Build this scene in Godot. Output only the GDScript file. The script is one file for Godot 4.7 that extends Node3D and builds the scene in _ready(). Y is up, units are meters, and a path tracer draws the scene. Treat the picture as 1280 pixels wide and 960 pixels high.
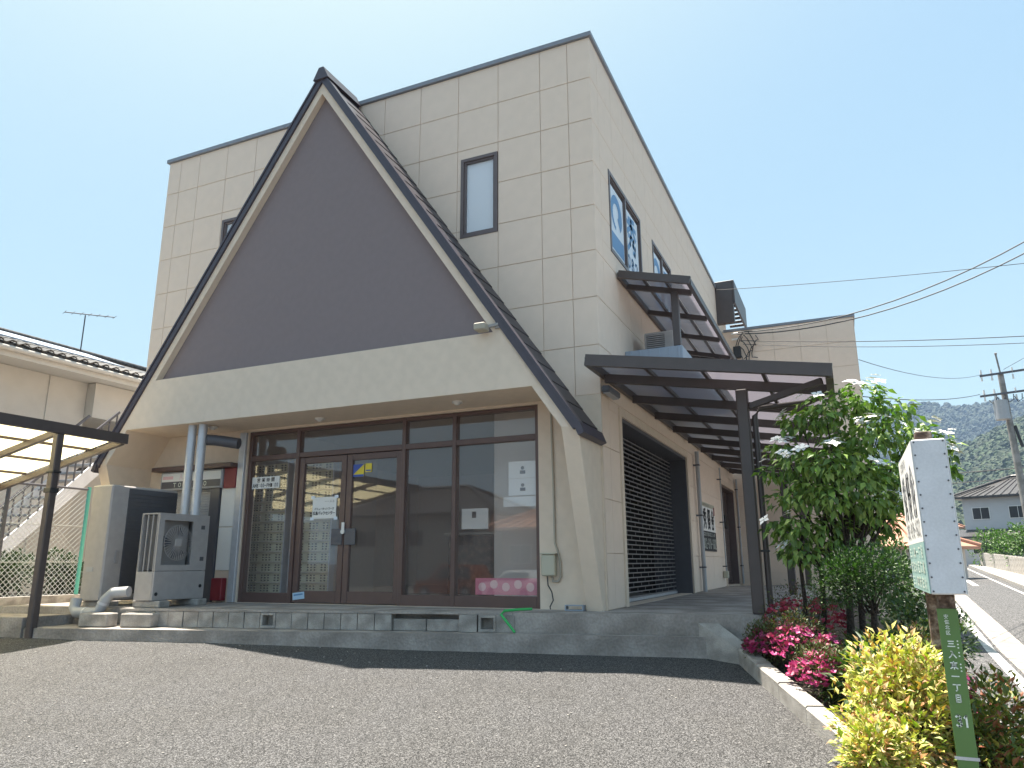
extends Node3D
# A shop with a steep gable front, seen from its sloping forecourt. Front wall lies on z = 0, its right corner on x = 0, the terrace top on y = 0.

class Geo:
	var v := PackedVector3Array()
	var n := PackedVector3Array()
	var c := PackedColorArray()
	var tint := Color(1, 1, 1)
	func tri(a: Vector3, b: Vector3, d: Vector3) -> void:
		var nn := (d - a).cross(b - a).normalized()
		v.append(a); v.append(b); v.append(d)
		for i in 3:
			n.append(nn); c.append(tint)
	func tri_n(a: Vector3, b: Vector3, d: Vector3, na: Vector3, nb: Vector3, nd: Vector3) -> void:
		v.append(a); v.append(b); v.append(d)
		n.append(na); n.append(nb); n.append(nd)
		for i in 3: c.append(tint)
	func tri_out(a: Vector3, b: Vector3, d: Vector3, inside: Vector3) -> void:
		if (d - a).cross(b - a).dot((a + b + d) / 3.0 - inside) < 0.0: tri(a, d, b)
		else: tri(a, b, d)
	func quad(a: Vector3, b: Vector3, d: Vector3, e: Vector3) -> void:
		tri(a, b, d); tri(a, d, e)
	func quad_out(a: Vector3, b: Vector3, d: Vector3, e: Vector3, inside: Vector3) -> void:
		tri_out(a, b, d, inside); tri_out(a, d, e, inside)
	func hexa(p: Array) -> void:   # ring of four below, ring of four above
		var m := Vector3.ZERO
		for q in p: m += q / 8.0
		quad_out(p[0], p[1], p[2], p[3], m); quad_out(p[4], p[5], p[6], p[7], m)
		for i in 4:
			var j := (i + 1) % 4
			quad_out(p[i], p[j], p[4 + j], p[4 + i], m)
	func box(a: Vector3, b: Vector3) -> void:
		hexa([Vector3(a.x, a.y, a.z), Vector3(b.x, a.y, a.z), Vector3(b.x, a.y, b.z), Vector3(a.x, a.y, b.z), Vector3(a.x, b.y, a.z), Vector3(b.x, b.y, a.z), Vector3(b.x, b.y, b.z), Vector3(a.x, b.y, b.z)])
	func cbox(a0: Vector3, b0: Vector3, ch: float, t := Transform3D.IDENTITY) -> void:   # box with chamfered edges
		var m := (a0 + b0) / 2.0
		var h := (b0 - a0).abs() / 2.0
		ch = min(ch, min(h.x, min(h.y, h.z)) * 0.9)
		var mm := t * m
		var f := func(sx: float, sy: float, sz: float, ax: int) -> Vector3:
			var q := Vector3(sx * (h.x - ch), sy * (h.y - ch), sz * (h.z - ch))
			q[ax] += ch * [sx, sy, sz][ax]
			return t * (m + q)
		for s in [-1.0, 1.0]:
			quad_out(f.call(s, -1, -1, 0), f.call(s, 1, -1, 0), f.call(s, 1, 1, 0), f.call(s, -1, 1, 0), mm)
			quad_out(f.call(-1, s, -1, 1), f.call(1, s, -1, 1), f.call(1, s, 1, 1), f.call(-1, s, 1, 1), mm)
			quad_out(f.call(-1, -1, s, 2), f.call(1, -1, s, 2), f.call(1, 1, s, 2), f.call(-1, 1, s, 2), mm)
			for r in [-1.0, 1.0]:
				quad_out(f.call(s, r, -1, 0), f.call(s, r, 1, 0), f.call(s, r, 1, 1), f.call(s, r, -1, 1), mm)
				quad_out(f.call(s, -1, r, 0), f.call(s, 1, r, 0), f.call(s, 1, r, 2), f.call(s, -1, r, 2), mm)
				quad_out(f.call(-1, s, r, 1), f.call(1, s, r, 1), f.call(1, s, r, 2), f.call(-1, s, r, 2), mm)
				for u in [-1.0, 1.0]: tri_out(f.call(s, r, u, 0), f.call(s, r, u, 1), f.call(s, r, u, 2), mm)
	func bar(a: Vector3, b: Vector3, w: float, h: float, up := Vector3.UP) -> void:   # straight member of w across and h deep
		var d := (b - a).normalized()
		if abs(d.dot(up)) > 0.98: up = Vector3.RIGHT
		var s := d.cross(up).normalized() * w / 2.0
		var u := s.cross(d).normalized() * h / 2.0
		hexa([a - s - u, a + s - u, a + s + u, a - s + u, b - s - u, b + s - u, b + s + u, b - s + u])
	func prism(poly: PackedVector2Array, d0: float, d1: float, axis := 2) -> void:   # axis 2: (x, y) pushed along z; 0: (z, y) along x; 1: (x, z) along y
		var at := func(q: Vector2, d: float) -> Vector3:
			return Vector3(q.x, q.y, d) if axis == 2 else (Vector3(d, q.y, q.x) if axis == 0 else Vector3(q.x, d, q.y))
		var ids := Geometry2D.triangulate_polygon(poly)
		var cc := Geometry2D.is_polygon_clockwise(poly)
		var dir := Vector3(0, 0, 1) if axis == 2 else (Vector3(1, 0, 0) if axis == 0 else Vector3(0, 1, 0))
		for side in 2:
			var d: float = d1 if side else d0
			var want: Vector3 = dir * (1.0 if (d1 > d0) == (side == 1) else -1.0)
			for i in range(0, ids.size(), 3):
				var a: Vector3 = at.call(poly[ids[i]], d)
				var b: Vector3 = at.call(poly[ids[i + 1]], d)
				var e: Vector3 = at.call(poly[ids[i + 2]], d)
				tri_out(a, b, e, (a + b + e) / 3.0 - want)
		for i in poly.size():
			var p := poly[i]
			var q := poly[(i + 1) % poly.size()]
			var e := (q - p).normalized()
			var o := Vector2(e.y, -e.x) * (-1.0 if cc else 1.0)
			var a: Vector3 = at.call(p, d0)
			var inside: Vector3 = at.call((p + q) / 2.0 - o, (d0 + d1) / 2.0)
			quad_out(a, at.call(q, d0), at.call(q, d1), at.call(p, d1), inside)
	func tube(pts: Array, r: float, sides := 8, r_end := -1.0) -> void:
		var rings := []
		var dirs := []
		var up := Vector3.UP
		for i in pts.size():
			var d: Vector3 = (pts[min(i + 1, pts.size() - 1)] - pts[max(i - 1, 0)]).normalized()
			if abs(d.dot(up)) > 0.95: up = Vector3.RIGHT if abs(d.x) < 0.9 else Vector3.FORWARD
			var s := d.cross(up).normalized()
			var u := s.cross(d).normalized()
			up = u
			var rr: float = r if r_end < 0.0 else lerpf(r, r_end, float(i) / max(1, pts.size() - 1))
			var ring := []
			var dr := []
			for k in sides:
				var an := TAU * k / sides
				var o := s * cos(an) + u * sin(an)
				ring.append(pts[i] + o * rr); dr.append(o)
			rings.append(ring); dirs.append(dr)
		for i in pts.size() - 1:
			for k in sides:
				var j := (k + 1) % sides
				var a: Vector3 = rings[i][k]
				var b: Vector3 = rings[i][j]
				var d: Vector3 = rings[i + 1][j]
				var e: Vector3 = rings[i + 1][k]
				tri_n(a, b, d, dirs[i][k], dirs[i][j], dirs[i + 1][j]); tri_n(a, d, e, dirs[i][k], dirs[i + 1][j], dirs[i + 1][k])
		for k in range(1, sides - 1):
			tri(rings[0][0], rings[0][k + 1], rings[0][k])
			tri(rings[-1][0], rings[-1][k], rings[-1][k + 1])
	func disc(at: Vector3, nrm: Vector3, r: float, t: float, sides := 14) -> void:
		tube([at, at + nrm.normalized() * t], r, sides)
	func mesh() -> ArrayMesh:
		var arr := []
		arr.resize(Mesh.ARRAY_MAX)
		arr[Mesh.ARRAY_VERTEX] = v; arr[Mesh.ARRAY_NORMAL] = n; arr[Mesh.ARRAY_COLOR] = c
		var m := ArrayMesh.new()
		m.add_surface_from_arrays(Mesh.PRIMITIVE_TRIANGLES, arr)
		return m

var M := {}
var rng := RandomNumberGenerator.new()
var shared := {}

# ---------- naming, tagging, materials ----------
func part(called: String, g, m: Material, parent: Node) -> MeshInstance3D:
	var o := MeshInstance3D.new()
	o.name = called
	o.mesh = g.mesh() if g is Geo else g
	o.material_override = m
	o.cast_shadow = GeometryInstance3D.SHADOW_CASTING_SETTING_ON
	parent.add_child(o, true)
	return o

func at_pos(o: Node3D, p: Vector3) -> Node3D:
	o.position = p
	return o

func numbered(called: String) -> String:
	if not has_node(NodePath(called)): return called
	var k := 1
	while has_node(NodePath("%s_%03d" % [called, k])): k += 1
	return "%s_%03d" % [called, k]

func tag(o: Node, label: String, category: String, group := "") -> Node:
	o.set_meta("label", label); o.set_meta("category", category)
	if group != "": o.set_meta("group", group)
	return o

func thing(called: String, label: String, category: String, at := Vector3.ZERO, turn := 0.0, group := "") -> Node3D:
	var o := Node3D.new()
	o.name = numbered(called)
	add_child(o)
	o.position = at; o.rotation.y = turn
	tag(o, label, category, group)
	return o

func structure(called: String, g, m: Material) -> MeshInstance3D:
	var o := part(numbered(called), g, m, self)
	o.set_meta("kind", "structure")
	return o

func lin(r: float, g: float, b: float) -> Color:
	return Color(r, g, b).linear_to_srgb()

func mat(key: String, col: Color, rough := 0.7, metal := 0.0) -> StandardMaterial3D:
	var m := StandardMaterial3D.new()
	m.albedo_color = col; m.roughness = rough; m.metallic = metal
	M[key] = m
	return m

func noise_image(size: int, freq: float, octaves: int, seed_no: int, cells := false) -> Image:
	var f := FastNoiseLite.new()
	f.seed = seed_no; f.frequency = freq
	if cells:
		f.noise_type = FastNoiseLite.TYPE_CELLULAR
		f.cellular_return_type = FastNoiseLite.RETURN_CELL_VALUE
		f.fractal_type = FastNoiseLite.FRACTAL_NONE
	else:
		f.noise_type = FastNoiseLite.TYPE_SIMPLEX_SMOOTH
		f.fractal_type = FastNoiseLite.FRACTAL_FBM
		f.fractal_octaves = octaves
	return f.get_seamless_image(size, size, false, false, 0.12, true)

# a tone texture: base grey 1.0 times up to 1 - depth, mixed from a coarse and a fine pattern
func tone_texture(size: int, coarse: float, fine: float, depth: float, fine_depth: float, seed_no: int, cells := false, low := Color(0.8, 0.78, 0.74)) -> Array:
	var a := noise_image(size, coarse, 4, seed_no)
	var b := noise_image(size, fine, 2, seed_no + 7, cells)
	var da := a.get_data()
	var db := b.get_data()
	var out := PackedByteArray()
	out.resize(size * size * 3)
	var hgt := PackedByteArray()
	hgt.resize(size * size)
	for i in size * size:
		var ca := clampf((da[i] / 255.0 - 0.5) * 1.9 + 0.5, 0, 1)
		var cb := clampf((db[i] / 255.0 - 0.5) * 1.5 + 0.5, 0, 1)
		var t := (1.0 - depth * ca) * (1.0 - fine_depth * cb)
		var w := depth * ca
		out[i * 3] = int(255 * t * lerpf(1.0, low.r, w)); out[i * 3 + 1] = int(255 * t * lerpf(1.0, low.g, w)); out[i * 3 + 2] = int(255 * t * lerpf(1.0, low.b, w))
		hgt[i] = int(255 * (1.0 - cb))
	var img := Image.create_from_data(size, size, false, Image.FORMAT_RGB8, out)
	img.generate_mipmaps()
	var nm := Image.create_from_data(size, size, false, Image.FORMAT_L8, hgt)
	nm.convert(Image.FORMAT_RGBA8)
	nm.bump_map_to_normal_map(2.0)
	return [ImageTexture.create_from_image(img), ImageTexture.create_from_image(nm)]

func textured(key: String, col: Color, rough: float, tex: Array, repeats_per_m: float, bump := 0.0, metal := 0.0) -> StandardMaterial3D:
	var m := mat(key, col, rough, metal)
	m.albedo_texture = tex[0]
	m.uv1_triplanar = true; m.uv1_world_triplanar = true
	m.uv1_scale = Vector3.ONE * repeats_per_m
	if bump > 0.0:
		m.normal_enabled = true; m.normal_texture = tex[1]; m.normal_scale = bump
	return m

func glass(key: String, tint_col: Color, alpha: float) -> StandardMaterial3D:
	var m := mat(key, Color(tint_col, alpha), 0.02)
	m.transparency = BaseMaterial3D.TRANSPARENCY_ALPHA
	return m

func leafy(key: String, back: Color) -> StandardMaterial3D:
	var m := mat(key, Color.WHITE, 0.5)
	m.vertex_color_use_as_albedo = true
	m.backlight_enabled = true; m.backlight = back
	return m

func make_materials() -> void:
	var plaster := tone_texture(512, 0.006, 0.16, 0.02, 0.05, 11)
	var smooth := tone_texture(512, 0.01, 0.2, 0.012, 0.03, 15)
	var concrete := tone_texture(512, 0.008, 0.12, 0.17, 0.10, 23, false, Color(0.8, 0.77, 0.72))
	var asphalt := tone_texture(1024, 0.006, 0.2, 0.0, 0.80, 31, true, Color(0.95, 0.93, 0.9))
	var metal := tone_texture(256, 0.02, 0.3, 0.03, 0.04, 47)
	var dirt := tone_texture(512, 0.02, 0.1, 0.55, 0.5, 53, false, Color(0.8, 0.7, 0.6))
	var rust := tone_texture(256, 0.03, 0.15, 0.6, 0.3, 61, false, Color(0.9, 0.55, 0.3))
	textured("panel", lin(0.85, 0.69, 0.56), 0.75, smooth, 0.9, 0.2)
	textured("plaster", lin(0.81, 0.675, 0.54), 0.85, plaster, 1.6, 0.7)
	textured("joint", lin(0.72, 0.60, 0.48), 0.9, smooth, 0.7)
	textured("gable_grey", lin(0.248, 0.202, 0.204), 0.85, smooth, 1.5, 0.5)
	textured("roof", lin(0.068, 0.056, 0.072), 0.38, metal, 1.0)
	textured("roof_course", lin(0.046, 0.040, 0.052), 0.5, metal, 1.0)
	textured("brown_metal", lin(0.085, 0.066, 0.062), 0.42, metal, 1.0)
	textured("shop_frame", lin(0.135, 0.082, 0.070), 0.4, metal, 1.0)
	textured("window_frame", lin(0.15, 0.115, 0.11), 0.4, metal, 1.0)
	textured("coping", lin(0.24, 0.26, 0.30), 0.45, metal, 1.0)
	textured("concrete", lin(0.43, 0.39, 0.355), 0.9, concrete, 0.45, 0.5)
	textured("block", lin(0.46, 0.43, 0.395), 0.92, concrete, 0.9, 0.6)
	textured("kerb", lin(0.50, 0.47, 0.43), 0.92, concrete, 1.1, 0.6)
	textured("asphalt", lin(0.158, 0.155, 0.155), 0.9, asphalt, 0.8, 1.0)
	textured("road", lin(0.21, 0.205, 0.205), 0.9, asphalt, 0.3, 0.6)
	M.asphalt.vertex_color_use_as_albedo = true
	textured("ground", lin(0.14, 0.13, 0.11), 0.95, dirt, 0.2)
	textured("soil", lin(0.10, 0.075, 0.055), 0.95, dirt, 1.2, 0.8)
	textured("white_line", lin(0.72, 0.71, 0.68), 0.8, concrete, 0.7)
	textured("galvanised", lin(0.58, 0.59, 0.62), 0.4, metal, 1.5, 0.0, 0.3)
	textured("grey_metal", lin(0.10, 0.10, 0.115), 0.45, metal, 1.0)
	textured("grille", lin(0.34, 0.32, 0.32), 0.35, metal, 1.0, 0.0, 0.4)
	textured("ac_white", lin(0.42, 0.39, 0.375), 0.5, metal, 1.3)
	textured("ac_shade", lin(0.34, 0.32, 0.31), 0.5, metal, 1.3)
	textured("coil", lin(0.10, 0.10, 0.11), 0.5, metal, 2.0)
	textured("pipe_grey", lin(0.42, 0.43, 0.45), 0.5, metal, 1.0)
	textured("rusty_post", lin(0.36, 0.30, 0.26), 0.7, rust, 1.6)
	textured("sign_white", lin(0.72, 0.73, 0.76), 0.45, metal, 0.8)
	textured("wood_floor", lin(0.16, 0.10, 0.07), 0.6, dirt, 0.8)
	textured("tile_roof", lin(0.17, 0.165, 0.175), 0.4, dirt, 0.9)
	textured("house_wall", lin(0.58, 0.555, 0.51), 0.85, plaster, 0.5)
	textured("house_grey", lin(0.52, 0.52, 0.54), 0.85, plaster, 0.5)
	textured("bark", lin(0.12, 0.09, 0.065), 0.9, dirt, 4.0, 1.0)
	textured("pole", lin(0.34, 0.33, 0.32), 0.85, concrete, 0.6)
	mat("interior", lin(0.62, 0.56, 0.50), 0.9)
	mat("rack_cream", lin(0.56, 0.54, 0.38), 0.8)
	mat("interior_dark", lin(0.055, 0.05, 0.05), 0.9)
	mat("blind", lin(0.86, 0.86, 0.86), 0.8)
	mat("paper", lin(0.78, 0.77, 0.74), 0.8)
	mat("ink", lin(0.03, 0.03, 0.035), 0.7)
	mat("red", lin(0.22, 0.025, 0.035), 0.5)
	mat("dark_red", lin(0.22, 0.02, 0.03), 0.5)
	mat("pink", lin(0.62, 0.16, 0.26), 0.6)
	mat("pale_pink", lin(0.75, 0.48, 0.50), 0.6)
	mat("blue", lin(0.05, 0.10, 0.38), 0.5)
	mat("pale_blue", lin(0.45, 0.62, 0.78), 0.5)
	mat("film_blue", lin(0.12, 0.28, 0.50), 0.5)
	mat("film_white", lin(0.74, 0.80, 0.86), 0.5)
	mat("yellow", lin(0.72, 0.58, 0.05), 0.5)
	mat("plate_green", lin(0.105, 0.20, 0.055), 0.45)
	mat("plate_white", lin(0.75, 0.80, 0.72), 0.5)
	mat("sign_teal", lin(0.33, 0.50, 0.47), 0.5)
	mat("hose_green", lin(0.03, 0.42, 0.10), 0.4)
	mat("fence_green", lin(0.10, 0.42, 0.34), 0.5)
	mat("black", lin(0.02, 0.02, 0.022), 0.5)
	mat("wire", lin(0.03, 0.03, 0.035), 0.6)
	mat("cream_box", lin(0.48, 0.46, 0.36), 0.5)
	mat("cable_beige", lin(0.40, 0.36, 0.29), 0.7)
	mat("lamp_white", lin(0.75, 0.73, 0.70), 0.4)
	mat("chrome", lin(0.7, 0.7, 0.72), 0.2, 1.0)
	mat("car_orange", lin(0.22, 0.06, 0.02), 0.25)
	mat("car_silver", lin(0.62, 0.62, 0.62), 0.25, 0.3)
	mat("tyre", lin(0.02, 0.02, 0.02), 0.8)
	mat("terracotta", lin(0.42, 0.22, 0.15), 0.8)
	mat("brick_red", lin(0.25, 0.10, 0.07), 0.8)
	mat("deck_blue", lin(0.30, 0.35, 0.42), 0.45)
	mat("chain", lin(0.55, 0.58, 0.56), 0.4, 0.6)
	glass("shop_glass", Color(0.74, 0.67, 0.64), 0.085)
	glass("window_glass", Color(0.75, 0.8, 0.85), 0.08)
	var smoked := mat("smoked_sheet", Color(lin(0.34, 0.325, 0.345), 0.62), 0.35)
	smoked.transparency = BaseMaterial3D.TRANSPARENCY_ALPHA
	smoked.backlight_enabled = true; smoked.backlight = Color(0.50, 0.485, 0.53)
	var pale := mat("pale_sheet", Color(lin(0.86, 0.85, 0.80)), 0.5)
	pale.backlight_enabled = true; pale.backlight = Color(1.25, 1.22, 1.10)
	leafy("leaf", Color(0.55, 0.7, 0.25))
	leafy("petal", Color(0.6, 0.6, 0.6))
	var far := mat("far_leaf", Color.WHITE, 0.9)
	far.vertex_color_use_as_albedo = true

# ---------- lettering: strokes on a 100 x 100 square, y down ----------
const GLYPHS := {
	"三": "18,20 82,20;24,50 76,50;8,84 92,84", "入": "36,10 50,14 58,44 92,90;54,30 34,66 8,90",
	"東": "12,18 88,18;50,4 50,96;24,32 76,32 76,62 24,62 24,32;24,47 76,47;46,64 8,90;54,64 92,90",
	"一": "8,50 92,50", "丁": "8,18 92,18;52,18 52,86 36,94", "目": "24,8 76,8 76,94 24,94 24,8;24,36 76,36;24,65 76,65",
	"安": "50,2 50,14;10,30 10,16 90,16 90,30;42,26 28,58 74,94;8,46 92,46;68,46 52,78 14,96",
	"佐": "30,4 8,44;22,28 22,96;36,22 94,22;60,4 52,50 34,92;50,54 92,54;70,54 70,90;44,90 96,90",
	"北": "36,6 36,94;10,32 36,32;8,78 36,66;62,6 62,88 92,88 92,74;62,44 90,28", "区": "90,10 12,10 12,92 94,92;76,22 28,80;30,30 80,78",
	"営": "20,4 28,18;48,2 52,18;80,4 70,18;8,36 8,24 92,24 92,36;28,38 72,38 72,56 28,56 28,38;18,66 82,66 82,94 18,94 18,66",
	"業": "36,4 36,24;62,4 62,24;14,8 22,22;86,8 76,22;6,26 94,26;14,44 86,44;22,56 78,56;6,68 94,68;50,34 50,98;46,70 10,94;54,70 90,94",
	"時": "8,14 34,14 34,84 8,84 8,14;8,48 34,48;46,20 92,20;68,4 68,40;40,40 96,40;42,60 96,60;78,46 78,92 66,94;50,68 58,80",
	"間": "8,6 8,96;8,6 42,6 42,36 8,36;8,20 42,20;92,6 92,94;92,6 58,6 58,36 92,36;58,20 92,20;32,48 68,48 68,86 32,86 32,48;32,66 68,66",
	"秀": "78,4 26,12;8,24 92,24;50,10 50,52;48,26 10,50;52,26 90,48;22,58 72,58 62,74 84,74 78,94 64,92;40,58 34,78 12,96",
	"優": "28,4 8,40;20,26 20,96;36,8 94,8;46,18 82,18 82,46 46,46 46,18;46,32 82,32;36,60 36,52 94,52 94,60;56,56 40,74;54,70 84,70 64,86 36,96;56,76 90,96",
	"舎": "50,2 6,34;50,2 94,34;30,38 70,38;14,52 86,52;50,28 50,64;26,66 74,66 74,94 26,94 26,66",
	"バ": "34,20 8,84;58,20 86,84;74,6 82,18;88,2 96,14", "リ": "28,10 28,58;70,8 70,56 40,94", "ュ": "24,48 68,48 64,84;10,86 90,86", "ー": "8,50 92,50",
	"ネ": "50,4 54,16;16,28 80,28 10,68;52,52 52,96;62,56 86,72", "ッ": "16,40 24,60;44,36 50,56;82,38 72,70 40,92", "ト": "36,4 36,96;36,40 80,58",
	"ワ": "14,40 14,14 86,14 78,54 36,94", "ク": "40,4 12,46;34,20 84,20 72,60 28,96", "広": "50,2 50,14;10,16 94,16;20,16 18,60 6,96;56,36 36,84 84,78;72,60 92,92",
	"島": "50,2 40,12;24,12 24,60;24,12 74,12 74,46;24,28 74,28;24,44 74,44;24,60 90,60 84,94 72,90;16,70 16,92 62,92;38,64 38,90;62,70 62,92",
	"パ": "34,20 8,84;58,20 86,84;86,4 94,10 86,18 78,10 86,4", "セ": "8,44 90,30 70,60;36,8 36,82 44,88 90,88", "ン": "12,16 34,34;10,88 60,66 90,24",
	"タ": "40,4 12,46;34,20 84,20 72,60 28,96;30,44 66,66",
	"0": "50,4 74,20 74,80 50,96 26,80 26,20 50,4", "1": "34,22 54,6 54,96", "2": "24,24 34,8 64,6 76,24 70,44 24,94 80,94", "3": "24,16 50,4 74,18 70,40 46,48 74,60 76,82 50,96 24,86",
	"4": "64,96 64,6 18,68 84,68", "5": "76,6 32,6 26,46 56,42 76,60 72,86 46,96 22,86", "6": "72,12 50,4 28,26 24,70 42,94 66,92 78,72 66,54 42,54 26,68",
	"8": "50,4 72,16 70,36 50,46 30,36 28,16 50,4;50,46 76,62 74,86 50,96 26,86 24,62 50,46", "9": "76,34 58,50 34,44 24,26 38,8 62,6 76,26 74,68 54,94 28,90",
	"-": "22,52 78,52", ":": "46,28 54,28;46,74 54,74", "~": "10,56 28,42 46,50 64,60 90,44", "A": "10,96 50,4 90,96;26,64 74,64", "M": "12,96 12,6 50,66 88,6 88,96", "P": "22,96 22,6 66,6 82,28 66,52 22,52",
	"T": "8,8 92,8;50,8 50,96", "O": "50,4 84,24 84,76 50,96 16,76 16,24 50,4", "B": "20,4 20,96;20,4 66,6 76,26 64,46 20,48;64,48 82,70 68,94 20,96", "C": "84,22 56,4 22,20 16,50 22,80 56,96 84,78", "■": "",
}

# writes text with flat strokes; right and down are the directions of one em
func write(g: Geo, text: String, origin: Vector3, right: Vector3, down: Vector3, weight: float, step: Vector3) -> void:
	var nrm := down.cross(right).normalized()
	var at := origin
	for ch in text:
		if ch == "■":
			g.quad(at + right * 0.1 + down * 0.05, at + right * 0.95 + down * 0.05, at + right * 0.95 + down, at + right * 0.1 + down)
		if GLYPHS.has(ch) and ch != "■":
			for stroke in GLYPHS[ch].split(";"):
				var pts := []
				for q in stroke.split(" ", false):
					var xy: PackedStringArray = q.split(",")
					pts.append(at + right * (float(xy[0]) / 100.0) + down * (float(xy[1]) / 100.0))
				for i in pts.size() - 1:
					var d: Vector3 = (pts[i + 1] - pts[i]).normalized()
					var s := d.cross(nrm).normalized() * weight / 2.0
					var a: Vector3 = pts[i] - d * weight * 0.4
					var b: Vector3 = pts[i + 1] + d * weight * 0.4
					g.quad(a - s, a + s, b + s, b - s)
		at += step

# ---------- generic builders ----------
func panel_mesh(w: float, h: float, t: float, ch := 0.004) -> Mesh:
	var key := "p %.3f %.3f %.3f %.3f" % [w, h, t, ch]
	if not shared.has(key):
		var g := Geo.new()
		g.cbox(Vector3(-w / 2, -h / 2, -t / 2), Vector3(w / 2, h / 2, t / 2), ch)
		shared[key] = g.mesh()
	return shared[key]

# rectangles left of r after taking the holes out
func cut(r: Rect2, holes: Array) -> Array:
	var left := [r]
	for h in holes:
		var nxt := []
		for q in left:
			var k: Rect2 = q
			if not k.intersects(h): nxt.append(k); continue
			var i: Rect2 = k.intersection(h)
			if i.position.y > k.position.y + 0.001: nxt.append(Rect2(k.position, Vector2(k.size.x, i.position.y - k.position.y)))
			if i.end.y < k.end.y - 0.001: nxt.append(Rect2(Vector2(k.position.x, i.end.y), Vector2(k.size.x, k.end.y - i.end.y)))
			if i.position.x > k.position.x + 0.001: nxt.append(Rect2(Vector2(k.position.x, i.position.y), Vector2(i.position.x - k.position.x, i.size.y)))
			if i.end.x < k.end.x - 0.001: nxt.append(Rect2(Vector2(i.end.x, i.position.y), Vector2(k.end.x - i.end.x, i.size.y)))
		left = nxt
	return left

func leaf_mesh(l: float, w: float, droop: float) -> Mesh:
	var g := Geo.new()
	var m := Vector3(0, -0.12 * w, l * 0.5)
	var tip := Vector3(0, -droop * l, l)
	var a := Vector3(-w / 2, 0.1 * w, l * 0.42)
	var b := Vector3(w / 2, 0.1 * w, l * 0.42)
	g.tri(Vector3.ZERO, m, a); g.tri(Vector3.ZERO, b, m); g.tri(a, m, tip); g.tri(m, b, tip)
	return g.mesh()

func foliage(called: String, parent: Node, mesh: Mesh, m: Material, spots: Array, cols: Array) -> MultiMeshInstance3D:
	var mm := MultiMesh.new()
	mm.transform_format = MultiMesh.TRANSFORM_3D
	mm.use_colors = true
	mm.mesh = mesh
	mm.instance_count = spots.size()
	for i in spots.size():
		mm.set_instance_transform(i, spots[i]); mm.set_instance_color(i, cols[i])
	var o := MultiMeshInstance3D.new()
	o.name = called
	o.multimesh = mm
	o.material_override = m
	parent.add_child(o, true)
	o.set_meta("kind", "stuff")
	return o

func rand_dir() -> Vector3:
	var y := rng.randf_range(-1, 1)
	var a := rng.randf() * TAU
	var r := sqrt(1 - y * y)
	return Vector3(r * cos(a), y, r * sin(a))

func leaf_at(p: Vector3, out: Vector3, s: float) -> Transform3D:
	var z := (out + rand_dir() * 0.7).normalized()
	var x := z.cross(Vector3.UP + rand_dir() * 0.5).normalized()
	var y := z.cross(x)
	if y.y < 0.0: y = -y; x = -x
	return Transform3D(Basis(x * s, y * s, z * s), p)

func shrub(called: String, label: String, category: String, at: Vector3, radii: Vector3, count: int, leaf: Mesh, palette: Array, lumps := 7, group := "") -> Node3D:
	var t := thing(called, label, category, at, 0.0, group)
	var stems := Geo.new()
	var centres := []
	for i in lumps:
		var d := rand_dir()
		d.y = abs(d.y)
		var q := Vector3(d.x * radii.x * 0.6, radii.y * (0.35 + 0.95 * d.y * 0.6), d.z * radii.z * 0.6)
		centres.append(q)
		stems.tube([Vector3(rng.randf_range(-0.05, 0.05), -0.02, rng.randf_range(-0.05, 0.05)), q * 0.5 + Vector3(0.02, 0, 0.01), q], 0.010, 5, 0.004)
	part("stems", stems, M.bark, t)
	var spots := []
	var cols := []
	for i in count:
		var k: Vector3 = centres[rng.randi() % lumps]
		var d := rand_dir()
		var r := pow(rng.randf(), 0.35)
		var p := k + Vector3(d.x * radii.x * 0.52, d.y * radii.y * 0.5, d.z * radii.z * 0.52) * r
		if p.y < 0.01: p.y = rng.randf() * 0.08
		spots.append(leaf_at(p, (d + Vector3(0, 0.5, 0)).normalized(), rng.randf_range(0.65, 1.25)))
		var cc: Color = palette[rng.randi() % palette.size()]
		cols.append(cc * rng.randf_range(0.75, 1.25))
	foliage("foliage", t, leaf, M.leaf, spots, cols)
	return t

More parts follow.
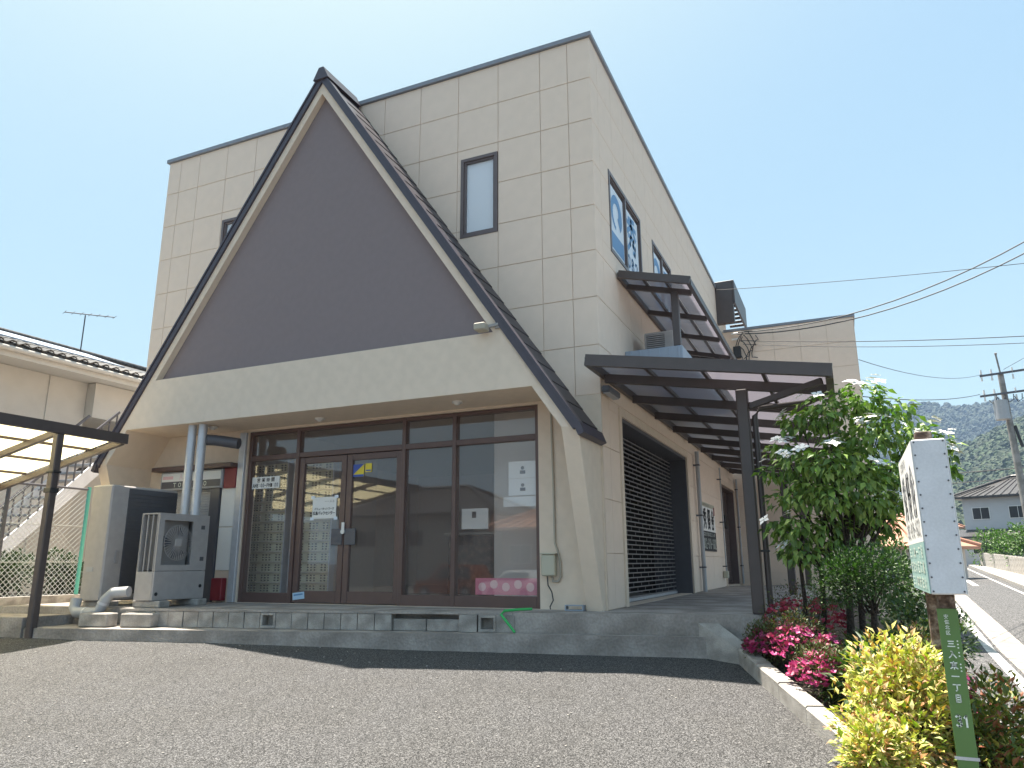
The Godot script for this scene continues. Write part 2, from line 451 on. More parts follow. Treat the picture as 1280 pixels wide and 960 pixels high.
# A window: frame, glass and an optional blind, in the plane given by origin, along and up. out is the way it faces.
func window(parent: Node, p: Vector3, along: Vector3, out: Vector3, w: float, h: float, fr: float, m: Material, mullion: float, blind: bool, recess := 0.05) -> Node3D:
	var t := Node3D.new()
	t.name = "window"
	parent.add_child(t, true)
	var f := Geo.new()
	var c := func(u: float, y: float, d: float) -> Vector3: return p + along * u + Vector3.UP * y + out * d
	var member := func(gg: Geo, u0: float, y0: float, u1: float, y1: float, d0: float, d1: float) -> void:
		gg.hexa([c.call(u0, y0, d0), c.call(u1, y0, d0), c.call(u1, y0, d1), c.call(u0, y0, d1), c.call(u0, y1, d0), c.call(u1, y1, d0), c.call(u1, y1, d1), c.call(u0, y1, d1)])
	member.call(f, 0.0, 0.0, w, fr, -recess - 0.03, 0.010); member.call(f, 0.0, h - fr, w, h, -recess - 0.03, 0.010)
	member.call(f, 0.0, fr, fr, h - fr, -recess - 0.03, 0.010); member.call(f, w - fr, fr, w, h - fr, -recess - 0.03, 0.010)
	if mullion > 0.0: member.call(f, mullion - fr * 0.6, fr, mullion + fr * 0.6, h - fr, -recess - 0.028, 0.005)
	part("frame", f, m, t)
	var sash := Geo.new()
	var sp := [[fr, w - fr]] if mullion <= 0.0 else [[fr, mullion - fr * 0.6], [mullion + fr * 0.6, w - fr]]
	for s in sp:
		var k := fr * 0.55
		member.call(sash, s[0] + 0.001, fr + 0.001, s[1] - 0.001, fr + k, -recess, -0.008); member.call(sash, s[0] + 0.001, h - fr - k, s[1] - 0.001, h - fr - 0.001, -recess, -0.008)
		member.call(sash, s[0] + 0.001, fr + k, s[0] + k, h - fr - k, -recess, -0.008); member.call(sash, s[1] - k, fr + k, s[1] - 0.001, h - fr - k, -recess, -0.008)
	part("sash", sash, m, t)
	for s in sp:
		var pane := Geo.new()
		var k := fr * 0.55
		member.call(pane, s[0] + k, fr + k, s[1] - k, h - fr - k, -0.034, -0.028)
		part("pane", pane, M.window_glass, t)
	var back := Geo.new()
	if blind:
		member.call(back, fr, fr, w - fr, h - fr, -0.056, -0.052)
		part("blind", back, M.blind, t)
	else:
		member.call(back, fr, fr, w - fr, h - fr, -0.55, -0.5)
		part("curtain", back, M.interior_dark, t)
	return t

# ---------- the place ----------
const SUN := Vector3(0.2284, -0.9631, 0.1420)
const AX := -3.69   # gable: ridge x, ridge y, slope
const AY := 7.25
const AS := 1.452

func lot_y(x: float, z: float) -> float:   # the forecourt falls towards the street
	return -0.3586 - 0.0302 * x - 0.0713 * z

func road_y(z: float) -> float:   # the street climbs gently away from the shop
	return -1.25 + 0.024 * maxf(0.0, -z - 10.0)

func _ready() -> void:
	rng.seed = 20240521
	var cam := Camera3D.new()
	cam.name = "camera"
	cam.keep_aspect = Camera3D.KEEP_HEIGHT
	cam.fov = 55.293
	cam.near = 0.05; cam.far = 6000.0
	cam.position = Vector3(2.4436, 0.5061, 7.9598)
	cam.rotation = Vector3(0.2391, 0.4215, -0.0049)
	add_child(cam)
	cam.current = true
	var env := Environment.new()
	env.background_mode = Environment.BG_SKY
	env.sky = Sky.new()
	env.sky.sky_material = make_sky()
	env.tonemap_mode = Environment.TONE_MAPPER_LINEAR
	env.tonemap_exposure = 3.12
	env.sdfgi_enabled = true; env.ssao_enabled = true; env.ssil_enabled = true
	env.fog_enabled = true
	env.fog_density = 0.00022
	env.fog_light_color = Color(0.72, 0.84, 1.0)
	var we := WorldEnvironment.new()
	we.name = "world_environment"
	we.environment = env
	add_child(we)
	var sun := DirectionalLight3D.new()
	sun.name = "sun"
	sun.light_energy = 1.6
	sun.light_color = Color(1.0, 0.965, 0.915)
	sun.light_angular_distance = 0.53
	sun.shadow_enabled = true
	add_child(sun)
	sun.look_at_from_position(Vector3.ZERO, SUN, Vector3.FORWARD)

	make_materials()
	print("ground"); build_ground()
	print("shop"); build_shop()
	print("terrace"); build_terrace()
	build_canopies()
	build_neighbour()
	build_carport()
	build_far()
	build_across()
	print("objects"); build_units()
	build_shop_things()
	build_sign()
	print("garden"); build_garden()
	build_wires()
	print("done")

func make_sky() -> PanoramaSkyMaterial:
	var w := 512
	var h := 256
	var img := Image.create(w, h, false, Image.FORMAT_RGBF)
	var s := -SUN.normalized()
	for y in h:
		for x in w:
			var lat := (0.5 - (y + 0.5) / h) * PI
			var lon := (x + 0.5) / w * TAU   # column 0 looks along -z
			var d := Vector3(sin(lon) * cos(lat), sin(lat), -cos(lon) * cos(lat))
			var up := maxf(d.y, 0.0)
			var col := Vector3(0.116, 0.212, 0.345).lerp(Vector3(0.262, 0.348, 0.345), pow(1.0 - up, 1.6))
			var ang := acos(clampf(d.dot(s), -1.0, 1.0))
			var g := 0.98 * exp(-pow(ang / 0.47, 2.0))   # light scattered forward round the sun
			col += Vector3(1.0, 0.78, 0.05) * (g / (1.0 + g / 0.5))
			col *= 0.88
			if d.y < 0.0: col = Vector3(0.12, 0.125, 0.125)
			img.set_pixel(x, y, Color(col.x, col.y, col.z))
	var m := PanoramaSkyMaterial.new()
	m.panorama = ImageTexture.create_from_image(img)
	return m

func build_ground() -> void:
	var g := Geo.new()
	g.quad(Vector3(-2500, -1.62, -2500), Vector3(2500, -1.62, -2500), Vector3(2500, -1.62, 2500), Vector3(-2500, -1.62, 2500))
	structure("ground", g, M.ground)
	# the asphalt forecourt, an uneven sheet with patches of paler and darker stone
	var a := Geo.new()
	var f := FastNoiseLite.new()
	f.seed = 5; f.frequency = 0.9; f.fractal_octaves = 4
	var f2 := FastNoiseLite.new()
	f2.seed = 9; f2.frequency = 0.35
	var x0 := -12.0
	var z0 := 0.0
	var nx := 120
	var nz := 78
	var st := 0.14
	var pt := func(i: int, j: int) -> Vector3:
		var x := x0 + i * st
		var z := z0 + j * st
		return Vector3(x, lot_y(x, z) + 0.012 * f2.get_noise_2d(x, z) + 0.002 * f.get_noise_2d(x * 4, z * 4), z)
	var tone := func(i: int, j: int) -> Color:
		var x := x0 + i * st
		var z := z0 + j * st
		var t: float = 1.0 + 0.16 * f.get_noise_2d(x, z) + 0.12 * f2.get_noise_2d(x * 1.3 + 40, z * 1.3)
		return Color(t, t * 0.995, t * 0.98)
	for i in nx:
		for j in nz:
			var xm := x0 + (i + 0.5) * st
			var zm := z0 + (j + 0.5) * st
			if xm > 1.42 + 0.372 * (zm - 0.2) and zm < 7.0: continue
			var p: Array = [pt.call(i, j), pt.call(i + 1, j), pt.call(i + 1, j + 1), pt.call(i, j + 1)]
			var cs: Array = [tone.call(i, j), tone.call(i + 1, j), tone.call(i + 1, j + 1), tone.call(i, j + 1)]
			for tr in [[0, 1, 2], [0, 2, 3]]:
				for k in tr:
					a.v.append(p[k]); a.n.append(Vector3(0.03, 1, 0.071).normalized()); a.c.append(cs[k])
	structure("forecourt", a, M.asphalt)
	var gr := Geo.new()   # loose grit lying on the asphalt
	for i in 420:
		var x := rng.randf_range(-6.0, 2.6)
		var z := rng.randf_range(1.2, 6.2)
		if x > 1.25 + 0.372 * (z - 0.2): continue
		var r := rng.randf_range(0.003, 0.009)
		gr.tint = Color.WHITE * rng.randf_range(0.6, 1.3)
		var q := Vector3(x, lot_y(x, z) + 0.012 * f2.get_noise_2d(x, z), z)
		gr.cbox(q - Vector3(r, r * 0.3, r * 0.8), q + Vector3(r, r, r * 0.8), r * 0.5)
	part("loose_grit", gr, M.block, self)
	tag(get_node("loose_grit"), "loose grit scattered over the grey asphalt forecourt", "grit").set_meta("kind", "stuff")
	# street running past the shop's right side
	var line := func(z: float) -> float: return 4.436 - 0.0574 * (z + 4.812)
	var road := Geo.new()
	var strip := func(gg: Geo, o0: float, o1: float, y: float, za: float, zb: float) -> void:
		var ya := road_y(za) + y
		var yb := road_y(zb) + y
		gg.quad(Vector3(line.call(za) + o0, ya, za), Vector3(line.call(za) + o1, ya, za), Vector3(line.call(zb) + o1, yb, zb), Vector3(line.call(zb) + o0, yb, zb))
	var run := func(gg: Geo, o0: float, o1: float, lift: float, za: float, zb: float) -> void:
		if za > -10.0 and zb < -10.0:
			strip.call(gg, o0, o1, lift, za, -10.0)
			za = -10.0
		var n := 20
		for i in n: strip.call(gg, o0, o1, lift, lerpf(za, zb, float(i) / n), lerpf(za, zb, float(i + 1) / n))
	strip.call(road, -9.0, 3.3, 0.0, 40.0, -2.0)
	run.call(road, -1.2, 3.3, 0.0, -2.0, -160.0)
	structure("road", road, M.road)
	var cross := Geo.new()
	cross.quad(Vector3(-60, -1.262, 10.6), Vector3(-4, -1.262, 10.6), Vector3(-4, -1.262, 28), Vector3(-60, -1.262, 28))
	structure("side_road", cross, M.road)
	var gut := Geo.new()
	run.call(gut, 0.22, 0.75, 0.006, 30.0, -150.0)
	structure("gutter_strip", gut, M.concrete)
	var wl := Geo.new()
	run.call(wl, -0.02, 0.15, 0.006, 30.0, -140.0)
	structure("edge_line", wl, M.white_line)
	var wl2 := Geo.new()
	run.call(wl2, 2.80, 2.92, 0.006, 30.0, -140.0)
	structure("edge_line", wl2, M.white_line)
	var arrow := Geo.new()   # worn painted mark on the carriageway
	run.call(arrow, 1.5, 1.75, 0.006, -34.0, -42.0)
	structure("road_mark", arrow, M.white_line)
	var arrow2 := Geo.new()
	arrow2.tri(Vector3(line.call(-42.0) + 1.1, road_y(-42) + 0.006, -42), Vector3(line.call(-42.0) + 2.15, road_y(-42) + 0.006, -42), Vector3(line.call(-46.0) + 1.62, road_y(-46) + 0.006, -46))
	structure("road_mark", arrow2, M.white_line)
	var side := Geo.new()   # pavement with a kerb on the far side
	var bank := Geo.new()   # rising land either side of the street further off
	for i in 30:
		var za := 30.0 - i * 6.0
		var zb := za - 6.0
		var q := func(o: float, y: float, z: float) -> Vector3: return Vector3(line.call(z) + o, y, z)
		side.hexa([q.call(3.3, -1.65, za), q.call(5.0, -1.65, za), q.call(5.0, -1.65, zb), q.call(3.3, -1.65, zb), q.call(3.3, road_y(za) + 0.14, za), q.call(5.0, road_y(za) + 0.14, za), q.call(5.0, road_y(zb) + 0.14, zb), q.call(3.3, road_y(zb) + 0.14, zb)])
		bank.quad(q.call(5.0, road_y(za) + 0.12, za), q.call(70, road_y(za) + 0.12, za), q.call(70, road_y(zb) + 0.12, zb), q.call(5.0, road_y(zb) + 0.12, zb))
		if za < -20.0: bank.quad(q.call(-40, road_y(za) + 0.05, za), q.call(-1.2, road_y(za) + 0.05, za), q.call(-1.2, road_y(zb) + 0.05, zb), q.call(-40, road_y(zb) + 0.05, zb))
	structure("bank", bank, M.ground)
	structure("pavement", side, M.kerb)
	# planting bed between the kerb and the street
	var bed := Geo.new()
	var nb := 26
	for j in nb:
		var z1 := 5.0 - 0.75 * j
		var z2 := z1 - 0.75
		for k in 3:
			var e := func(z: float, u: float) -> Vector3:
				var xl: float = 1.40 + 0.372 * (z - 0.2) if z > 0.2 else 1.62
				var xr: float = minf(line.call(z) - 0.75, 3.55 + 0.02 * z)
				xr = maxf(xr, xl + 0.3)
				var yl := lot_y(xl, maxf(z, -1.0)) + 0.06
				return Vector3(lerpf(xl, xr, u), lerpf(yl, -0.95, u * u) + 0.02 * sin(z * 7 + u * 9), z)
			bed.quad(e.call(z1, k / 3.0), e.call(z2, k / 3.0), e.call(z2, (k + 1) / 3.0), e.call(z1, (k + 1) / 3.0))
	structure("planting_bed", bed, M.soil)
	var bk := Geo.new()   # low concrete edging between the bed and the street
	for seg in [[4.6, 0.0], [0.0, -6.0], [-6.0, -13.0]]:
		var q1: float = minf(line.call(seg[0]) - 0.75, 3.55 + 0.02 * seg[0])
		var q2: float = minf(line.call(seg[1]) - 0.75, 3.55 + 0.02 * seg[1])
		bk.bar(Vector3(q1 + 0.05, -1.10, seg[0]), Vector3(q2 + 0.05, -1.10, seg[1]), 0.12, 0.4)
	structure("bed_edging", bk, M.kerb)

func gable_line(off: float) -> float:   # ridge height of a line parallel to the slope, off inwards
	return AY - off * sqrt(1.0 + AS * AS)

func build_shop() -> void:
	var t := thing("shop_building", "cream panelled two storey shop with a steep dark gable over its glass front", "building")
	# main walls behind the panels
	var front_holes := [Rect2(-1.87, 4.70, 0.55, 1.16), Rect2(-6.20, 4.70, 0.55, 1.16), Rect2(-5.27, 0.0, 4.48, 2.35), Rect2(-6.93, 0.36, 1.05, 1.28)]
	var side_holes := [Rect2(-2.33, 4.45, 1.67, 1.18), Rect2(-4.50, 4.45, 1.40, 1.18), Rect2(-4.85, 0.0, 4.07, 2.27), Rect2(-10.6, 0.0, 2.0, 2.17)]   # u = z
	var core := Geo.new()
	for r in cut(Rect2(-7.54, -0.3, 7.53, 7.5), front_holes): core.box(Vector3(r.position.x, r.position.y, -0.20), Vector3(r.end.x, r.end.y, -0.014))
	var fw := part("front_wall", core, M.joint, t)
	var score := Geo.new()
	for r in cut(Rect2(-11.6, -1.0, 11.39, 8.2), side_holes): score.box(Vector3(-0.20, r.position.y, r.position.x), Vector3(-0.014, r.end.y, r.end.x))
	var sw := part("side_wall", score, M.joint, t)
	# front panels, only where the gable does not stand before them
	var xs := [-7.55, -7.27]
	for i in 11: xs.append(-6.84 + 0.614 * i)
	xs.append_array([-0.31, 0.0])
	var gap := 0.006
	for i in xs.size() - 1:
		for j in 12:
			var y1 := 7.2 - 0.6 * j
			var y0 := y1 - 0.6
			var xa: float = xs[i]
			var xb: float = xs[i + 1]
			var near: float = clampf(AX, xa, xb)
			if y1 < AY - AS * maxf(absf(xa - AX), absf(xb - AX)) - 0.2: continue
			if y1 < 2.3 and near != 1000.0: continue
			for r in cut(Rect2(xa + gap / 2, y0 + gap / 2, xb - xa - gap, 0.6 - gap), front_holes):
				if r.size.x < 0.02 or r.size.y < 0.02: continue
				var o := part("panel", panel_mesh(r.size.x, r.size.y, 0.014), M.panel, fw)
				o.position = Vector3(r.get_center().x, r.get_center().y, -0.007)
	# rendered wall below the gable
	var base := Geo.new()
	for r in cut(Rect2(-7.55, -0.3, 7.55, 2.70), front_holes): base.box(Vector3(r.position.x, r.position.y, -0.0138), Vector3(r.end.x, r.end.y, 0.001))
	part("rendered_wall", base, M.plaster, t)
	# side panels
	var far_panels := Geo.new()
	var zs := [0.0, -0.3]
	while zs[-1] > -11.5: zs.append(maxf(zs[-1] - 0.614, -11.6))
	for i in zs.size() - 1:
		for j in 12:
			var y1 := 7.2 - 0.6 * j
			for r in cut(Rect2(zs[i + 1] + gap / 2, y1 - 0.6 + gap / 2, zs[i] - zs[i + 1] - gap, 0.6 - gap), side_holes):
				if r.size.x < 0.02 or r.size.y < 0.02: continue
				var ctr := Vector3(-0.007, r.get_center().y, r.get_center().x)
				if i < 15:
					var o := part("panel", panel_mesh(0.014, r.size.y, r.size.x), M.panel, sw)
					o.position = ctr
				else:
					far_panels.box(ctr - Vector3(0.007, r.size.y / 2, r.size.x / 2), ctr + Vector3(0.007, r.size.y / 2, r.size.x / 2))
	part("far_panels", far_panels, M.panel, sw).set_meta("kind", "stuff")
	# left and back walls, roof deck, coping
	var rest := Geo.new()
	rest.box(Vector3(-7.55, -1.0, -18.0), Vector3(-7.35, 6.2, -0.2)); rest.box(Vector3(-7.35, -1.0, -18.0), Vector3(3.06, 6.2, -17.8)); rest.box(Vector3(-7.55, 6.2005, -11.6), Vector3(-7.35, 7.2, -0.2)); rest.box(Vector3(-7.349, 6.0, -11.6), Vector3(-0.201, 7.2, -11.4))
	part("rear_wall", rest, M.plaster, t)
	var deck := Geo.new()
	deck.box(Vector3(-7.34, 6.9, -11.39), Vector3(-0.21, 7.05, -0.21))
	part("flat_roof", deck, M.grey_metal, t)
	var cop := Geo.new()
	cop.box(Vector3(-7.59, 7.2, -0.22), Vector3(0.035, 7.262, 0.035)); cop.box(Vector3(-0.22, 7.2, -11.64), Vector3(0.035, 7.262, -0.2205)); cop.box(Vector3(-7.59, 7.2, -11.64), Vector3(-7.35, 7.262, -0.2205)); cop.box(Vector3(-7.349, 7.2, -11.64), Vector3(-0.2205, 7.262, -11.38))
	part("coping", cop, M.coping, t)
	# lower rear wing that steps out to the right
	var wt := 6.24
	var wing := Geo.new()
	wing.box(Vector3(0.001, -1.2, -10.95), Vector3(3.066, wt, -10.764)); wing.box(Vector3(2.87, -1.2, -18.0), Vector3(3.066, wt, -10.951))
	var ww := part("wing_wall", wing, M.joint, t)
	for i in 6:
		for j in 12:
			var xa := 0.614 * i
			var xb := minf(xa + 0.614, 3.08)
			if xb - xa < 0.05: continue
			var o := part("panel", panel_mesh(xb - xa - gap, 0.6 - gap, 0.014), M.panel, ww)
			o.position = Vector3((xa + xb) / 2, wt - 0.3 - 0.6 * j, -10.757)
	for i in 11:
		for j in 12:
			var o := part("panel", panel_mesh(0.014, 0.6 - gap, 0.614 - gap), M.panel, ww)
			o.position = Vector3(3.073, wt - 0.3 - 0.6 * j, -11.07 - 0.614 * i)
	var wr := Geo.new()
	wr.box(Vector3(-7.34, 5.95, -17.79), Vector3(2.869, 6.1, -11.61))
	part("wing_roof", wr, M.grey_metal, t)
	var wc := Geo.new()
	wc.box(Vector3(0.0355, wt, -10.97), Vector3(3.115, wt + 0.062, -10.725)); wc.box(Vector3(2.86, wt, -18.0), Vector3(3.115, wt + 0.062, -10.9705))
	part("wing_coping", wc, M.coping, t)
	# interior
	var room := Geo.new()
	room.box(Vector3(-7.3, -0.06, -8.0), Vector3(-0.4, -0.005, -0.2)); room.box(Vector3(-7.3, 0.0, -8.1), Vector3(-0.4, 2.6, -8.0)); room.box(Vector3(-7.3, 2.6, -8.0), Vector3(-0.4, 2.7, -0.205)); room.box(Vector3(-5.9, 0.0, -4.0), Vector3(-5.8, 2.6, -0.205)); room.box(Vector3(-1.70, 0.0, -7.99), Vector3(-1.65, 2.59, -0.70)); room.box(Vector3(-1.649, 0.0, -0.70), Vector3(-0.40, 2.59, -0.66)); room.box(Vector3(-0.45, 0.0, -0.659), Vector3(-0.4, 2.59, -0.205))
	part("shop_interior", room, M.interior, t)
	build_gable(t)
	build_shopfront(t)
	# upstairs windows
	window(t, Vector3(-1.87, 4.70, 0), Vector3.RIGHT, Vector3.BACK, 0.55, 1.16, 0.045, M.window_frame, 0.0, true)
	window(t, Vector3(-6.20, 4.70, 0), Vector3.RIGHT, Vector3.BACK, 0.55, 1.16, 0.045, M.window_frame, 0.0, true)
	var w1 := window(t, Vector3(0, 4.45, -0.66), Vector3.FORWARD, Vector3.RIGHT, 1.67, 1.18, 0.05, M.window_frame, 0.83, false, 0.05)
	var w2 := window(t, Vector3(0, 4.45, -3.10), Vector3.FORWARD, Vector3.RIGHT, 1.40, 1.18, 0.05, M.window_frame, 0.70, false, 0.05)
	window_films(w1, -0.66, 0.83, 1.67); window_films(w2, -3.10, 0.70, 1.40)
	# recess with a grille shutter
	var rec := Geo.new()
	rec.box(Vector3(-0.62, -0.02, -4.849), Vector3(-0.004, 2.269, -4.80)); rec.box(Vector3(-0.62, -0.02, -0.83), Vector3(-0.004, 2.269, -0.781)); rec.box(Vector3(-0.62, 2.22, -4.799), Vector3(-0.004, 2.269, -0.831))
	part("shutter_reveal", rec, M.grey_metal, t)
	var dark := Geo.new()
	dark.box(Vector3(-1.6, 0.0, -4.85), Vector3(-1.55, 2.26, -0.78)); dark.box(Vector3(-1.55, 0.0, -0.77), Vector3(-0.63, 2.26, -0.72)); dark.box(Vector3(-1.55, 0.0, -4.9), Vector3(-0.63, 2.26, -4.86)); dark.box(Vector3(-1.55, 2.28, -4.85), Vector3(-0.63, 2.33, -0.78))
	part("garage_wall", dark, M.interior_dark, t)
	var sh := Node3D.new()
	sh.name = "grille_shutter"
	t.add_child(sh)
	var slat := Geo.new()
	slat.cbox(Vector3(-0.010, -0.008, -1.98), Vector3(0.010, 0.008, 1.98), 0.004)
	var slat_mesh := slat.mesh()
	var links := Geo.new()
	for i in 36:
		var y := 0.05 + i * 0.0625
		at_pos(part("slat", slat_mesh, M.grille, sh), Vector3(-0.28, y, -2.815))
		for k in 10:
			var z := -0.86 - k * 0.42 - (0.21 if i % 2 else 0.0)
			if z < -4.77: continue
			links.box(Vector3(-0.283, y + 0.0085, z - 0.004), Vector3(-0.277, y + 0.054, z + 0.004))
	part("links", links, M.grille, sh).set_meta("kind", "stuff")
	var rail := Geo.new()
	rail.box(Vector3(-0.30, 0.0, -4.798), Vector3(-0.26, 0.038, -0.832))
	part("bottom_bar", rail, M.galvanised, sh)
	for q in [[-4.85, -0.78, 2.27], [-10.6, -8.6, 2.17]]:   # raised surround of the two openings
		var trim := Geo.new()
		trim.box(Vector3(0.0005, 0.0, q[1]), Vector3(0.022, q[2] + 0.1, q[1] + 0.09)); trim.box(Vector3(0.0005, 0.0, q[0] - 0.09), Vector3(0.022, q[2] + 0.1, q[0])); trim.box(Vector3(0.0005, q[2], q[0]), Vector3(0.022, q[2] + 0.1, q[1]))
		part("opening_trim", trim, M.plaster, t)
	# side door further back
	var dr := Geo.new()
	dr.box(Vector3(-0.206, 0.0, -10.599), Vector3(-0.004, 2.169, -10.55)); dr.box(Vector3(-0.206, 2.12, -10.549), Vector3(-0.004, 2.169, -8.651)); dr.box(Vector3(-0.206, 0.0, -8.65), Vector3(-0.004, 2.169, -8.601))
	part("door_reveal", dr, M.window_frame, t)
	var sd := Node3D.new()
	sd.name = "side_door"
	t.add_child(sd)
	var leafg := Geo.new()
	leafg.box(Vector3(-0.205, 0.02, -10.548), Vector3(-0.165, 2.118, -8.652))
	part("door_leaf", leafg, M.brown_metal, sd)
	var lv := Geo.new()
	lv.cbox(Vector3(-0.01, -0.022, -0.8), Vector3(0.012, 0.022, 0.8), 0.006)
	var lm := lv.mesh()
	for i in 22: at_pos(part("louvre", lm, M.window_frame, sd), Vector3(-0.158, 0.12 + i * 0.055, -9.6))
	var mb := Geo.new()
	mb.cbox(Vector3(-0.16, 1.25, -9.9), Vector3(-0.08, 1.55, -9.55), 0.01)
	part("letter_slot_box", mb, M.black, sd)

func window_films(w: Node3D, z0: float, mid: float, wide: float) -> void:
	# printed film behind each pane: a pale sheet with a blue ring on the first, a blue character and number on the second
	var x := -0.0245
	var sheet := Geo.new()
	sheet.quad(Vector3(x, 4.54, z0 - 0.09), Vector3(x, 4.54, z0 - mid + 0.06), Vector3(x, 5.50, z0 - mid + 0.06), Vector3(x, 5.50, z0 - 0.09))
	part("film", sheet, M.film_white, w)
	var sheet2 := Geo.new()
	sheet2.quad(Vector3(x, 4.54, z0 - mid - 0.06), Vector3(x, 4.54, z0 - wide + 0.09), Vector3(x, 5.50, z0 - wide + 0.09), Vector3(x, 5.50, z0 - mid - 0.06))
	part("film", sheet2, M.film_white, w)
	var g := Geo.new()
	x += 0.003
	var c := Vector3(x, 5.16, z0 - mid / 2 - 0.01)
	for k in 20:
		var a0 := -0.9 + 5.4 * k / 20.0
		var a1 := -0.9 + 5.4 * (k + 1) / 20.0
		var r0 := 0.27
		var wd := lerpf(0.20, 0.05, k / 20.0)
		var p := func(a: float, r: float) -> Vector3: return c + Vector3(0, sin(a) * r, -cos(a) * r)
		g.quad(p.call(a0, r0), p.call(a1, r0), p.call(a1, r0 - wd), p.call(a0, r0 - wd))
	g.quad(Vector3(x, 4.58, z0 - 0.12), Vector3(x, 4.58, z0 - mid + 0.09), Vector3(x, 4.82, z0 - mid + 0.09), Vector3(x, 4.82, z0 - 0.12))
	write(g, "秀", Vector3(x, 5.46, z0 - mid - 0.10), Vector3(0, 0, -0.55), Vector3(0, -0.58, 0), 0.075, Vector3.ZERO)
	write(g, "082", Vector3(x, 4.80, z0 - mid - 0.08), Vector3(0, 0, -0.2), Vector3(0, -0.2, 0), 0.035, Vector3(0, 0, -0.2))
	part("print", g, M.film_blue, w)

func build_gable(t: Node3D) -> void:
	var ex := 3.68   # half width at the eaves
	var zf := 0.80
	var roof := Geo.new()
	var th := AY - gable_line(0.075)
	for s in [-1.0, 1.0]:
		roof.prism(PackedVector2Array([Vector2(AX, AY), Vector2(AX + s * ex, AY - AS * ex), Vector2(AX + s * (ex - 0.06), AY - AS * (ex - 0.06) - th), Vector2(AX, AY - th)]), 0.002, zf)
	var rf := part("gable_roof", roof, M.roof, t)
	var up := Vector2(AS, 1.0).normalized()   # outward normal of the right slope
	var along := Vector2(1.0, -AS).normalized()
	var len := ex * sqrt(1.0 + AS * AS)
	for s in [-1.0, 1.0]:
		var g := Geo.new()   # one lapped course of sheet metal, proud at its lower edge
		var p0 := Vector2.ZERO
		var d := 0.302
		var q := [Vector2(0, 0) + up * 0.002, along * d + up * 0.002, along * d + up * 0.013, up * 0.004]
		var ring := []
		for z in [0.004, zf - 0.13]:
			for k in q: ring.append(Vector3(s * k.x, k.y, z))
		g.hexa(ring)
		var gm := g.mesh()
		var n := int(len / 0.296)
		for i in n:
			var o := part("roof_course", gm, M.roof_course, rf)
			var at := Vector2(0.10, -0.10 * AS) + along * 0.296 * i
			o.position = Vector3(AX + s * at.x, AY + at.y, 0)
		var verge := Geo.new()   # flashing along the front edge
		var vq := [Vector2(0, 0) + up * 0.0025, along * len + up * 0.0025, along * len + up * 0.028, up * 0.028]
		var vr := []
		for z in [zf - 0.12, zf + 0.012]:
			for k in vq: vr.append(Vector3(AX + s * k.x, AY + k.y, z))
		verge.hexa(vr)
		part("verge_flashing", verge, M.roof, rf)
		var hook := Geo.new()   # turned-down eaves edge
		hook.bar(Vector3(AX + s * (ex + 0.005), AY - AS * ex - 0.04, 0.004), Vector3(AX + s * (ex + 0.005), AY - AS * ex - 0.04, zf + 0.01), 0.07, 0.13, Vector3(-s * 0.4, 1, 0))
		part("eaves_edge", hook, M.roof, rf)
	var ridge := Geo.new()
	ridge.prism(PackedVector2Array([Vector2(AX - 0.13, AY - 0.10), Vector2(AX - 0.04, AY + 0.085), Vector2(AX + 0.04, AY + 0.085), Vector2(AX + 0.13, AY - 0.10)]), 0.04, zf + 0.03)
	part("ridge_cap", ridge, M.roof, rf)
	# cream barge band, fascia, legs and soffit
	var y1 := AY - th - 0.003   # ridge height of the band's upper line
	var bw := 0.17              # its height measured upright
	var band := Geo.new()
	var zb := 0.77
	for s in [-1.0, 1.0]:
		var xk := ex - 0.10   # the band ends at the knee of the leg
		band.prism(PackedVector2Array([Vector2(AX, y1), Vector2(AX + s * xk, y1 - AS * xk), Vector2(AX + s * (xk - 0.19), y1 - AS * (xk - 0.19) - bw), Vector2(AX, y1 - bw)]), 0.55, zb)
	part("barge_band", band, M.plaster, t)
	var fb := 2.38
	var ft := 3.06
	var hx := func(y: float) -> float: return (y1 - 0.012 - y) / AS
	var fascia := Geo.new()
	fascia.prism(PackedVector2Array([Vector2(AX - hx.call(fb) + 0.008, fb), Vector2(AX + hx.call(fb) - 0.008, fb), Vector2(AX + hx.call(ft) - 0.008, ft), Vector2(AX - hx.call(ft) + 0.008, ft)]), 0.551, zb + 0.003)
	part("fascia", fascia, M.plaster, t)
	var tri := Geo.new()
	var tb := ft - 0.05
	tri.prism(PackedVector2Array([Vector2(AX - hx.call(tb) + 0.05, tb), Vector2(AX + hx.call(tb) - 0.05, tb), Vector2(AX, y1 - 0.08)]), 0.58, 0.675)
	part("gable_panel", tri, M.gable_grey, t)
	for s in [-1.0, 1.0]:
		var leg := Geo.new()
		var xo: float = AX + s * (ex - 0.015)
		var xi: float = AX + s * (ex - 0.20)
		var yk := 1.90
		leg.hexa([Vector3(xo, -0.02, 0.0015), Vector3(xi, -0.02, 0.0015), Vector3(xi, -0.02, 0.09), Vector3(xo, -0.02, 0.09), Vector3(xo, yk, 0.0015), Vector3(xi, yk, 0.0015), Vector3(xi, yk, zb), Vector3(xo, yk, zb)])
		# above the knee it leans in with the roof
		var yt := 2.95
		var sh: float = (yt - yk) / AS * s
		leg.hexa([Vector3(xo, yk, 0.0015), Vector3(xi, yk, 0.0015), Vector3(xi, yk, zb), Vector3(xo, yk, zb), Vector3(xo - sh, yt, 0.0015), Vector3(xi - sh, yt, 0.0015), Vector3(xi - sh, yt, zb - 0.002), Vector3(xo - sh, yt, zb - 0.002)])
		part("leg", leg, M.plaster, t)
	var sof := Geo.new()
	sof.box(Vector3(AX - ex + 0.45, fb + 0.003, 0.002), Vector3(AX + ex - 0.45, fb + 0.06, 0.56))
	part("soffit", sof, M.plaster, t)

